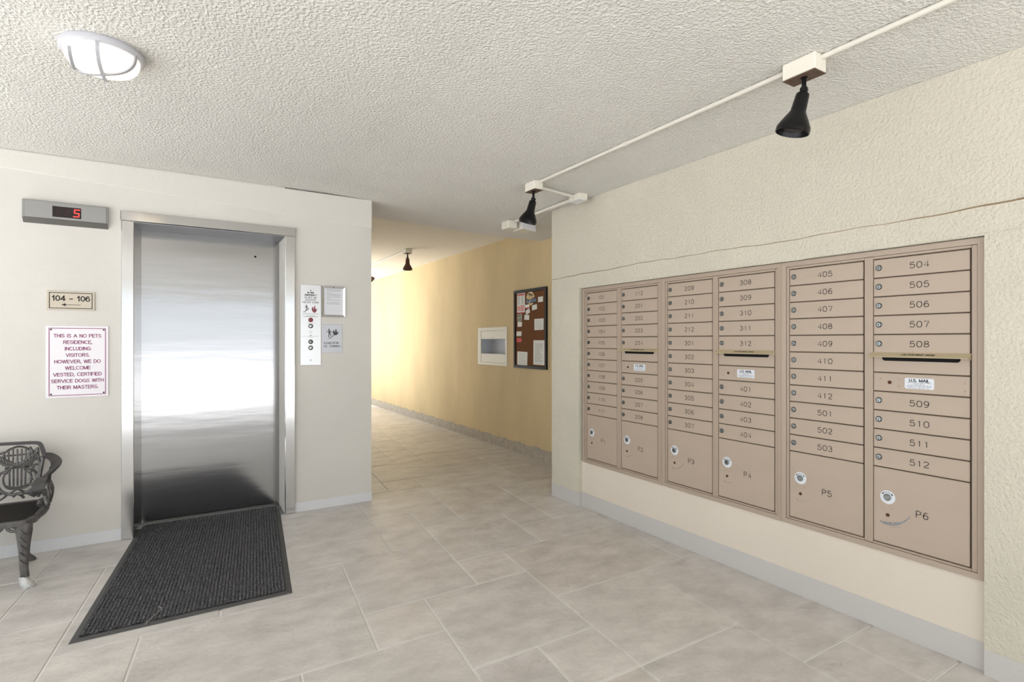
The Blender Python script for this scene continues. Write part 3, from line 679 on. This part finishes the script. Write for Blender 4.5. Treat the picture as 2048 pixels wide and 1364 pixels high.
# ------------------------------------------------------------------ passage wall: recessed cabinet, bulletin board and papers
wb = empty('wall_cabinet', (XC, 5.95, .99), 'white recessed wall cabinet with open slot in the tan passage wall', 'cabinet')
F0, F1, G0, G1 = 5.582, 6.329, .994, 1.474
m = MB(); x0 = XC-.008
for (a, b_, c, d) in ((F0, HY0, G0, G1), (HY1, F1, G0, G1), (HY0, HY1, 1.43, G1), (HY0, HY1, G0, 1.028)): m.cbox(x0, XC, a, b_, c, d, .0015)
m.build('frame', 'box_white', wb)
m = MB(); m.cbox(x0+.003, XC, HY0+.004, HY1-.004, HZ1, 1.428, .0015); up = m.build('upper_panel', 'box_white', wb)
m = MB(); rect(m, on_right(5.93, 1.343, x0+.0025), -.04, .04, 0, .003); m.build('latch_mark', 'ink_grey', up)
m = MB(); m.cbox(x0+.003, XC, HY0+.004, HY1-.004, 1.030, HZ0, .0015); m.build('lower_panel', 'box_white', wb)
m = MB(); t = .004
m.box(XC+.0, XC+.145, HY0+.001, HY0+t, HZ0+.001, HZ1-.001); m.box(XC, XC+.145, HY1-t, HY1-.001, HZ0+.001, HZ1-.001); m.box(XC+.14, XC+.145, HY0+t, HY1-t, HZ0+.001, HZ1-.001)
m.box(XC, XC+.14, HY0+t, HY1-t, HZ0+.001, HZ0+t); m.box(XC, XC+.14, HY0+t, HY1-t, HZ1-t, HZ1-.001)
m.build('recess_lining', 'box_inner', wb)
bb = empty('bulletin_board', (XC, 5.07, .99), 'brown cork bulletin board with a black frame on the tan wall', 'bulletin board')
m = MB(); m.box(XC-.012, XC, 4.772, 5.38, 1.02, 1.86); m.build('cork_panel', 'cork', bb)
for (a, b_, c, d) in ((4.742, 4.775, .99, 1.887), (5.375, 5.408, .99, 1.887), (4.775, 5.375, 1.854, 1.887), (4.775, 5.375, .99, 1.022)):
    m = MB(); m.cbox(XC-.024, XC, a, b_, c, d, .003); m.build('frame_rail', 'board_frame', bb)
XB = XC-.0125
def sheet(name, label, cat, y0, y1, z1, z0, mt='paper', rot=0, lines=0, extra=None, group='papers pinned to the bulletin board', k=0):
    yc, zc_ = (y0+y1)/2, (z0+z1)/2; w, h = abs(y0-y1), abs(z1-z0); c, s = math.cos(rot), math.sin(rot); x = XB-.0006-.0012*k
    fn0 = lambda dx: (lambda a, b_: (x-dx-.004*(abs(a/w*2)**2)*(.5 if b_ < 0 else .1), yc-(a*c-b_*s), zc_+(a*s+b_*c)))
    root = empty(name, (x, yc, zc_), label, cat, group)
    m = MB(); n = 6; V = []
    for j in (0, 1):
        for i in range(n+1): V.append(fn0(.0)(-w/2+w*i/n, -h/2+h*j))
    V += [(p[0]+.0005, p[1], p[2]) for p in V]; q = 2*(n+1)
    m.add(V, [(i, i+1, n+2+i, n+1+i) for i in range(n)]+[(q+n+1+i, q+n+2+i, q+i+1, q+i) for i in range(n)]+[(i, q+i, q+i+1, i+1) for i in range(n)]+[(n+1+i, n+2+i, q+n+2+i, q+n+1+i) for i in range(n)])
    m.build('sheet', mt, root)
    if lines:
        m = MB(); f1 = fn0(.0008)
        for i in range(lines):
            b_ = h*(.36-.72*i/max(1, lines-1)); L = w*random.uniform(.3, .36) if random.random() < .7 else w*.1
            rect(m, f1, -w*.36, L, b_-h*.006, b_+h*.006)
        m.build('print_lines', 'paper_lines', root)
    if extra: extra(root, fn0(.001), w, h)
    return root
def ex_flyer(r, f, w, h):
    m = MB(); rect(m, f, -w*.44, w*.44, h*.38, h*.46); rect(m, f, -w*.5, w*.5, -h*.5, -h*.46); m.build('red_bands', 'red', r)
    m = MB(); rect(m, f, -w*.4, -w*.08, -h*.38, -h*.14); rect(m, f, -w*.03, w*.4, -h*.40, -h*.1); m.build('pink_blocks', 'pink', r)
    m = MB()
    for i in range(6):
        for s_ in (-.24, .2): rect(m, f, w*(s_-.13), w*(s_+.02+.1*random.random()), h*(.3-.065*i), h*(.32-.065*i))
    m.build('print_marks', 'char', r)
sheet('flyer', 'tall white flyer with red bands in the board top corner', 'flyer', 5.34, 5.175, 1.852, 1.622, extra=ex_flyer)
lg = empty('logo_sticker', (XB, 5.06, 1.70), 'round tan palm tree logo sticker with slanted blue script', 'sticker')
fn = on_right(5.062, 1.778, XB-.0012)
m = MB(); disc(m, fn, 0, 0, .082, 28, .078); m.build('round_emblem', 'logo_tan', lg)
m = MB()
for a, h in ((-.02, .05), (.022, .038)):
    ribbon(m, on_right(5.062, 1.778, XB-.0018), [(a*1.4, -.02), (a*1.1, h*.4), (a, h)], .006)
    for t in (20, 70, 110, 160, 215, 330): ribbon(m, on_right(5.062, 1.778, XB-.0018), [(a, h), (a+.022*math.cos(math.radians(t)), h+.014*math.sin(math.radians(t))), (a+.034*math.cos(math.radians(t)), h+.012*math.sin(math.radians(t))-.008)], .006)
m.build('palm_trees', 'board_frame', lg)
m = MB(); f2 = lambda a, b_: (XB-.0022, 5.048-a, 1.752+b_+a*.08); put_text(m, f2, 'Paradise', .066, sx=.92, bold=.009, shear=.25); m.build('script_edge', 'board_frame', lg)
m = MB(); f2 = lambda a, b_: (XB-.003, 5.048-a, 1.752+b_+a*.08); put_text(m, f2, 'Paradise', .066, sx=.92, bold=.002, shear=.25); m.build('script', 'logo_blue', lg)
def ex_red(r, f, w, h): m = MB(); rect(m, f, -w*.5, w*.5, -h*.5, -h*.25); m.build('red_band', 'red', r)
def ex_ph(r, f, w, h):
    m = MB(); rect(m, f, -w*.42, w*.42, -h*.42, h*.42); m.build('picture', 'photo_green', r)
sheet('card', 'small white card at the board top right beside the logo', 'card', 4.908, 4.813, 1.785, 1.727, rot=.02, lines=3)
sheet('card', 'tilted white card just below right of the round logo', 'card', 5.028, 4.930, 1.703, 1.647, rot=.12, lines=3)
sheet('card', 'white card with red lower band directly under the logo', 'card', 5.172, 5.082, 1.713, 1.668, extra=ex_red)
sheet('card', 'strongly tilted white card under the red banded card', 'card', 5.155, 5.072, 1.660, 1.607, rot=.35, lines=2, k=1)
sheet('card', 'lowest white card of the column under the round logo', 'card', 5.185, 5.085, 1.596, 1.540, rot=-.06, lines=2)
sheet('photo_card', 'dark green photo card pinned below the tall flyer', 'card', 5.332, 5.243, 1.612, 1.568, rot=.05, extra=ex_ph)
sheet('photo_card', 'small green and white photo card, lower of the pair', 'card', 5.330, 5.243, 1.570, 1.530, rot=.12, extra=ex_ph, k=1)
sheet('card', 'white card on the left edge below the photo cards', 'card', 5.332, 5.237, 1.522, 1.466, lines=2)
sheet('card', 'white card on the left edge above the red card', 'card', 5.354, 5.247, 1.411, 1.357, lines=2)
sheet('red_card', 'small red card with cream corner on the left edge', 'card', 5.352, 5.247, 1.334, 1.287, mt='red', rot=.04)
sheet('notice', 'square typed notice at mid height on the board right side', 'notice', 4.98, 4.802, 1.545, 1.421, rot=.01, lines=9)
sheet('notice', 'long typed list pinned at the lower right of the board', 'notice', 5.0, 4.778, 1.308, 1.037, lines=16)
sheet('notice', 'curled typed sheet pinned at the lower left of the board', 'notice', 5.338, 5.123, 1.177, 1.022, rot=-.02, lines=7)

# ------------------------------------------------------------------ ceiling lamp
LP = Vector((-.26, 2.675, CEIL))
cl = empty('ceiling_lamp', LP, 'lit round white ceiling lamp with a curved cross guard', 'lamp')
T = Matrix.Translation(LP)
m = MB(); m.lathe([(.134, 0), (.139, -.006), (.139, -.022), (.132, -.028), (.121, -.028), (.121, -.02)], 48, T, cap=False); m.build('rim', 'lamp_rim', cl, smooth=True)
SE = .72
def dome(r, h, z0): return [(r*math.cos(t)**SE, z0-h*math.sin(t)**SE) for t in [math.pi/2*k/10 for k in range(10)]]+[(.0015, z0-h)]
m = MB(); m.lathe(dome(.124, .072, -.02), 40, T, cap=False); m.build('glass_globe', 'globe', cl, smooth=True)
for an in (math.radians(88), math.radians(-32)):
    d = Vector((math.cos(an), math.sin(an), 0)); P = []; U_ = []
    for k in range(21):
        t = math.pi*k/20; P.append(LP+d*(.131*math.copysign(abs(math.cos(t))**SE, math.cos(t)))+Vector((0, 0, -.022-.076*max(0, math.sin(t))**SE)))
    m = MB(); m.strap(P, d.cross(Vector((0, 0, 1))), .012, .006); m.build('guard_bar', 'guard', cl)
P = []
for k in range(15):
    y = -.088+.146*k/14; q = min(1, math.hypot(.0925, y)/.131); P.append(LP+Vector((-.0925, y, -.022-.076*max(0, 1-q**(2/SE))**(SE/2))))
m = MB(); m.strap(P, (1, 0, .3), .011, .006); m.build('guard_bar', 'guard', cl)

# ------------------------------------------------------------------ conduits and flood lights
def conduit(label, path, r=.0105, couplings=()):
    root = empty('conduit', path[0], label, 'conduit')
    m = MB(); m.tube(path, r, 10); m.build('pipe', 'conduit', root, smooth=True)
    for p, d in couplings:
        p = Vector(p); d = Vector(d).normalized(); m = MB(); m.tube([p-d*.012, p+d*.012], r*1.35, 10); m.build('coupling', 'conduit', root, smooth=True)
zr = zc(2.12)
conduit('cream conduit running from the near flood light along the ceiling towards the viewer', [(2.125, 1.158, zr-.012), (2.125, -1.2, zr-.012)])
conduit('long cream ceiling conduit between the two black flood lights', [(2.125, 3.098, zr-.012), (2.125, 1.285, zr-.012)], couplings=[((2.125, 2.24, zr-.012), (0, 1, 0))])
conduit('short cross conduit joining the far black flood light to junction box', [(2.150, 3.17, zr-.020), (2.512, 3.20, zc(2.51)-.020)])
conduit('short cream conduit from the junction box towards the emergency light', [(2.56, 3.262, zc(2.56)-.016), (2.585, 4.15, zc(2.58)-.016)], r=.013)
conduit('cream conduit on the passage ceiling behind the brown flood light', [(2.612, 7.00, CEIL_COR-.012), (2.645, 8.86, CEIL_COR-.012)], couplings=[((2.632, 8.0, CEIL_COR-.012), (0, 1, 0))])
def flood(label, bx, zt, boxh, pivot, tilt, lm, group='flood lights on the ceiling'):
    x0, x1, y0, y1 = bx; cx, cy = (x0+x1)/2, (y0+y1)/2
    R_ = empty('flood_light', (cx, cy, zt), label, 'light', group)
    m = MB(); m.cbox(x0, x1, y0, y1, zt-boxh, zt, .004); m.build('junction_box', 'fixture', R_)
    m = MB(); m.cbox(x0+.001, x1-.001, y0+.001, y1-.001, zt-boxh-.004, zt-boxh, .001); m.build('cover_plate', 'plate_brown', R_)
    p = Vector(pivot); zb = zt-boxh-.004
    m = MB(); m.lathe([(.014, 0), (.014, -.004), (.0085, -.006), (.0085, p.z-zb+.006)], 14, Matrix.Translation((p.x, p.y, zb))); m.build('stem', 'lamp_black', R_, smooth=True)
    ax = Vector(tilt).normalized()            # direction from knuckle to mouth
    side = ax.cross(Vector((0, 0, 1))); side = side.normalized() if side.length > .05 else Vector((.52, .85, 0))
    q = side.to_track_quat('Z', 'Y').to_matrix().to_4x4()
    m = MB(); m.lathe([(.013, -.013), (.0145, -.010), (.0145, -.002), (.012, 0), (.0145, .002), (.0145, .010), (.013, .013)], 16, Matrix.Translation(p) @ q); m.build('knuckle', lm, R_, smooth=True)
    q = (-ax).to_track_quat('Z', 'Y').to_matrix().to_4x4()
    pf = [(.002, -.010), (.021, -.012), (.0245, -.016), (.0255, -.03), (.029, -.082), (.034, -.092), (.050, -.120), (.0615, -.142), (.0635, -.148), (.0635, -.166), (.0605, -.168), (.059, -.160), (.048, -.128), (.028, -.095), (.001, -.085)]
    m = MB(); m.lathe(pf, 32, Matrix.Translation(p) @ q, cap=False); m.build('bell_shade', lm, R_, smooth=True)
    m = MB(); m.lathe([(.0005, -.158), (.03, -.156), (.050, -.145), (.046, -.126), (.026, -.095)], 24, Matrix.Translation(p) @ q, cap=False); m.build('bulb', 'black', R_, smooth=True)  # bulb coloured black, putting the shade inside the mouth into its colour
    return R_
Lf = Vector((-.852, .524, 0))
flood('large black flood light nearest the viewer, above the mailboxes', (2.075, 2.155, 1.155, 1.288), zc(2.11), .066, (2.113, 1.220, 2.297), Lf*.30+Vector((.15, .085, -1)), 'lamp_black')
flood('black flood light at the far end of the lobby conduit', (2.085, 2.160, 3.095, 3.215), zc(2.12), .060, (2.118, 3.155, 2.296), Lf*.27+Vector((.06, .09, -1)), 'lamp_black')
flood('brown flood light on the passage ceiling', (2.575, 2.665, 6.90, 7.00), CEIL_COR, .056, (2.620, 6.95, 2.425), Vector((0, 0, -1)), 'lamp_brown')
flood('farthest brown flood light, mostly hidden by the elevator wall edge', (2.575, 2.665, 8.86, 8.96), CEIL_COR, .056, (2.62, 8.91, 2.425), Vector((.62, -.3, -.75)), 'lamp_brown')
jb = empty('junction_box', (2.555, 3.20, zc(2.55)), 'cream junction box at the top of the mailbox wall corner', 'junction box')
z0 = zc(2.55)
m = MB(); m.cbox(2.514, 2.594, 3.140, 3.262, z0-.046, z0, .003); m.build('box', 'fixture', jb)
m = MB(); m.cbox(2.511, 2.597, 3.137, 3.265, z0-.051, z0-.046, .002); m.build('cover', 'fixture_white', jb)
em = empty('emergency_light', (2.67, 4.23, CEIL_R), 'cream twin box emergency light behind the far black flood light', 'light')
z0 = CEIL_R+.003
m = MB(); m.cbox(2.53, 2.63, 4.18, 4.30, z0-.070, z0, .006); m.build('battery_box', 'fixture', em)
m = MB(); m.box(2.66, 2.79, 4.13, 4.30, z0-.075, z0, None); m.build('lamp_box', 'fixture', em)
m = MB(); m.cbox(-.075, .075, -.004, .004, -.045, .045, .003, Matrix.Translation((2.70, 4.10, z0-.05)) @ Matrix.Rotation(math.radians(-22), 4, 'X') @ Matrix.Rotation(math.radians(8), 4, 'Y')); m.build('tilted_cover', 'fixture_white', em)
m = MB(); m.tube(catmull([(2.60, 4.19, z0-.012), (2.625, 4.16, z0-.004), (2.65, 4.14, z0-.012), (2.67, 4.14, z0-.02)]), .004, 6); m.build('cable', 'black', em, smooth=True)

# ------------------------------------------------------------------ cast iron bench
bn = empty('bench', (-1.065, 3.99, 0), 'small black cast iron bench with lyre scroll back beside the elevator', 'bench')
CX = -1.065; YB = 4.235
def bm_(x): return 2*CX-x
# top rail with shoulders, both ends
half = [(CX, .702), (-.91, .700), (-.80, .697), (-.732, .693), (-.712, .682), (-.702, .655), (-.693, .622), (-.680, .607)]
rail = [(bm_(x), YB, z) for x, z in reversed(half[1:])]+[(x, YB, z) for x, z in half]
m = MB(); m.strap(catmull(rail, 4), (0, 1, 0), .030, .016); m.build('top_rail', 'iron_dark', bn)
for sx in (1, -1):
    fx = (lambda x: x-.024) if sx == 1 else (lambda x: bm_(x-.024))
    # arm: wide strap that leaves the shoulder, bulges outwards, comes forward and curls down
    A = catmull([(fx(-.672), YB, .612), (fx(-.640), YB-.03, .612), (fx(-.602), YB-.09, .592), (fx(-.592), YB-.17, .570), (fx(-.606), YB-.25, .550), (fx(-.632), YB-.315, .525), (fx(-.640), YB-.335, .485), (fx(-.632), YB-.325, .455)], 5)
    w = [.026+.030*min(1, i/12) for i in range(len(A))]
    up_ = [Vector((sx*.85, .0, .55)) if i < 24 else Vector((sx*1, .0, .15)) for i in range(len(A))]
    m = MB(); m.strap(A, up_, w, .012); m.build('armrest', 'iron_dark', bn, smooth=True)
    # side ornament under the arm
    m = MB()
    def SP(y, z, o=0): return (fx(-.640+o+.03*math.sin((YB-y)*6)), y, z)
    for y in (YB-.05, YB-.12, YB-.19, YB-.26):
        m.tube(catmull([SP(y, .375), SP(y-.02, .43, .008), SP(y+.015, .48, -.006), SP(y-.01, .55)], 4), .008, 6)
    for y in (YB-.09, YB-.16, YB-.23):
        m.tube(catmull([SP(y+.035*math.cos(t), .44+.032*math.sin(t)) for t in [k*math.pi/4 for k in range(8)]], 3, True), .006, 6, closed=True)
    m.tube(catmull([SP(YB-.30, .36), SP(YB-.335, .40, .01), SP(YB-.31, .44, -.005), SP(YB-.335, .475)], 4), .012, 6)
    m.build('arm_scrollwork', 'iron', bn, smooth=True)
    # corner scroll between lyre and end post
    m = MB(); Y2 = YB-.004
    def ts(P, r=.0065): m.tube(catmull([(fx(x), Y2, z) for x, z in P], 4), r, 6)
    ts([(-.735, .672), (-.722, .640), (-.735, .612), (-.722, .59), (-.735, .56)], .007)
    ts([(-.700, .66), (-.697, .61), (-.69, .57), (-.69, .53), (-.70, .49), (-.71, .455), (-.735, .448)], .008)
    ts([(-.69, .56), (-.71, .565), (-.722, .552), (-.715, .542)], .007)
    ts([(-.672, .615), (-.680, .56), (-.688, .50), (-.690, .44), (-.695, .37)], .010)
    ts([(-.70, .45), (-.70, .41), (-.715, .392), (-.735, .395), (-.738, .41), (-.728, .417)], .007)
    ts([(-.735, .395), (-.76, .402), (-.775, .42)], .007)
    for x, z, r in ((-.735, .527, .012), (-.728, .478, .010), (-.722, .552, .010), (-.735, .63, .010), (-.73, .402, .012), (-.725, .59, .009)):
        m.lathe([(.001, -.010), (r*.8, -.007), (r, 0), (r*.8, .007), (.001, .010)], 10, Matrix.Translation((fx(x), Y2, z)) @ Matrix.Rotation(math.pi/2, 4, 'X'))
    m.build('corner_scroll', 'iron', bn, smooth=True)
for c in (-.815, -1.065, -1.315):
    m = MB(); Y2 = YB
    def tl(P, r=.0065, y=Y2): m.tube(catmull([(c+x, y, z) for x, z in P], 4), r, 6)
    # upper hoop with bars
    tl([(-.085, .640), (-.055, .648), (-.033, .664), (0, .677), (.030, .672), (.052, .655), (.072, .642), (.095, .662)], .0065)
    for k in range(5): tl([(-.038+.019*k, .665-.0006*k), (-.038+.019*k, .592)], .0048)
    tl([(-.05, .628), (.05, .630)], .006); tl([(-.06, .655), (-.058, .62), (-.045, .595)], .007); tl([(.058, .655), (.056, .62), (.045, .595)], .007)
    # leafy swag across the middle
    for s_ in (1, -1):
        tl([(0, .567), (s_*.03, .575), (s_*.058, .585), (s_*.078, .605), (s_*.088, .635)], .011, Y2-.004)
        for k in range(6):
            a = s_*(.012+.014*k); z = .570+.010*k
            tl([(a, z), (a+s_*.010, z+.020), (a+s_*.020, z+.022)], .006, Y2-.008); tl([(a, z), (a+s_*.014, z-.014), (a+s_*.024, z-.010)], .006, Y2-.008)
        # lyre arms
        tl([(s_*.030, .545), (s_*.045, .537), (s_*.060, .535), (s_*.078, .522), (s_*.089, .485), (s_*.080, .44), (s_*.058, .412), (s_*.020, .398), (0, .402)], .0085)
        tl([(s_*.052, .528), (s_*.062, .50), (s_*.058, .463), (s_*.040, .437), (s_*.012, .430)], .0062)
        m.lathe([(.001, -.010), (.009, -.007), (.012, 0), (.009, .007), (.001, .010)], 10, Matrix.Translation((c+s_*.052, Y2, .530)) @ Matrix.Rotation(math.pi/2, 4, 'X'))
        tl([(s_*.0, .432), (s_*.02, .415), (s_*.045, .40), (s_*.06, .385), (s_*.08, .372)], .0065)
        tl([(s_*.085, .45), (s_*.105, .445), (s_*.12, .455)], .006); tl([(s_*.07, .41), (s_*.095, .400), (s_*.118, .41)], .006)
    for k in range(5): tl([(-.036+.018*k, .552), (-.034+.017*k, .448)], .0055)
    tl([(-.05, .450), (-.02, .440), (.02, .440), (.05, .450)], .008); tl([(-.055, .552), (0, .556), (.055, .552)], .0075)
    tl([(-.02, .385), (0, .40), (.02, .385), (.03, .37)], .008)
    for k in range(9): tl([(-.04+.01*k, .566), (-.036+.01*k, .585+.004*math.sin(k*2))], .008, Y2-.006)
    m.build('lyre_panel', 'iron', bn, smooth=True)
# seat rim, lattice and apron
def rounded(x0, x1, y0, y1, r, n=6):
    P = []
    for cx_, cy_, a0 in ((x1-r, y1-r, 0), (x0+r, y1-r, 90), (x0+r, y0+r, 180), (x1-r, y0+r, 270)):
        P += [(cx_+r*math.cos(math.radians(a0+90*k/n)), cy_+r*math.sin(math.radians(a0+90*k/n))) for k in range(n+1)]
    return P
sx0, sx1, sy0, sy1 = -1.478, -.652, 3.755, 4.225; SZ = .352
outer = rounded(sx0, sx1, sy0, sy1, .07); inner = rounded(sx0+.022, sx1-.022, sy0+.022, sy1-.022, .05); n = len(outer)
m = MB(); V = [(x, y, SZ-.022) for x, y in outer]+[(x, y, SZ+.004) for x, y in outer]+[(x, y, SZ+.004) for x, y in inner]+[(x, y, SZ-.022) for x, y in inner]
m.add(V, [(a*n+i, a*n+(i+1) % n, b_*n+(i+1) % n, b_*n+i) for a, b_ in ((0, 1), (1, 2), (2, 3), (3, 0)) for i in range(n)])
m.build('seat_rim', 'iron', bn)
m = MB(); step = .0215
ang = math.radians(38)
x0, x1, y0, y1 = sx0+.02, sx1-.02, sy0+.02, sy1-.02
for sgn in (1, -1):
    dx, dy = math.cos(ang), sgn*math.sin(ang); t = -1.0
    while t < 1.0:
        # line through (cx, cy + t) clipped to the seat rectangle
        px, py = (x0+x1)/2, (y0+y1)/2+t
        lo, hi = (x0-px)/dx, (x1-px)/dx
        a, b_ = sorted(((y0-py)/dy, (y1-py)/dy)); lo, hi = max(lo, a), min(hi, b_)
        if hi-lo > .02: m.tube([(px+dx*lo, py+dy*lo, SZ-.004+.002*sgn), (px+dx*hi, py+dy*hi, SZ-.004+.002*sgn)], .0034, 4)
        t += step
tag(m.build('seat_lattice', 'iron_dark', bn), kind='stuff')
m = MB()
for k in range(8):
    x = -.735-.088*k; s_ = -1
    m.tube(catmull([(x+.044, 3.770, .333), (x+.025, 3.768, .312), (x, 3.768, .304), (x-.022, 3.768, .312), (x-.030, 3.768, .325), (x-.016, 3.768, .330)], 4), .0075, 6)
    m.tube(catmull([(x+.02, 3.770, .335), (x, 3.768, .322), (x-.02, 3.770, .335)], 4), .006, 6)
m.build('apron_scrolls', 'iron', bn, smooth=True)
# side scrolls where the seat end curls up
for fx in ((lambda x: x-.022), (lambda x: bm_(x-.022))):
    m = MB(); m.tube(catmull([(fx(-.665), 3.80, .345), (fx(-.632), 3.86, .350), (fx(-.616), 3.93, .362), (fx(-.622), 3.98, .392), (fx(-.640), 3.97, .405), (fx(-.642), 3.94, .385)], 5), .015, 8); m.build('seat_scroll', 'iron', bn, smooth=True)
def leg(x, y, dxf, dyf, back=False):
    m = MB(); secs = [(.340, .040, .018, -.004), (.300, .036, .017, 0), (.24, .028, .015, .0), (.16, .021, .013, .0), (.10, .0185, .012, 0), (.055, .019, .013, .004)]
    V = []; n = 10
    for z, a, b_, o in secs: V += [(x+o*dxf+a*math.cos(2*math.pi*k/n), y+b_*math.sin(2*math.pi*k/n), z) for k in range(n)]
    F = [(i*n+k, i*n+(k+1) % n, (i+1)*n+(k+1) % n, (i+1)*n+k) for i in range(len(secs)-1) for k in range(n)]+[tuple(range(n)), tuple(range((len(secs)-1)*n, len(secs)*n))]
    m.add(V, F)
    for k in range(5):
        z = .31-.04*k
        m.tube(catmull([(x-.014, y-.014, z), (x-.002, y-.019, z-.016), (x+.012, y-.014, z-.03)], 3), .005, 5)
    lg_ = m.build('leg', 'iron', bn, smooth=True)
    m = MB(); secs = [(-.004, .0205, .014, .058), (.004, .024, .017, .034), (.014, .032, .021, .018), (.018, .034, .023, .006), (.018, .033, .022, 0)]
    V = []
    for o, a, b_, z in secs: V += [(x+o*dxf+a*math.cos(2*math.pi*k/n), y+o*dyf+b_*math.sin(2*math.pi*k/n), z) for k in range(n)]
    m.add(V, [(i*n+k, i*n+(k+1) % n, (i+1)*n+(k+1) % n, (i+1)*n+k) for i in range(len(secs)-1) for k in range(n)]+[tuple(range(n)), tuple(range((len(secs)-1)*n, len(secs)*n))])
    m.build('foot', 'iron' if back else 'foot_silver', lg_, smooth=True)
leg(-.700, 3.775, 1, -.3); leg(bm_(-.700), 3.775, -1, -.3); leg(-.778, 4.225, 1, 0, True); leg(bm_(-.778), 4.225, -1, 0, True)
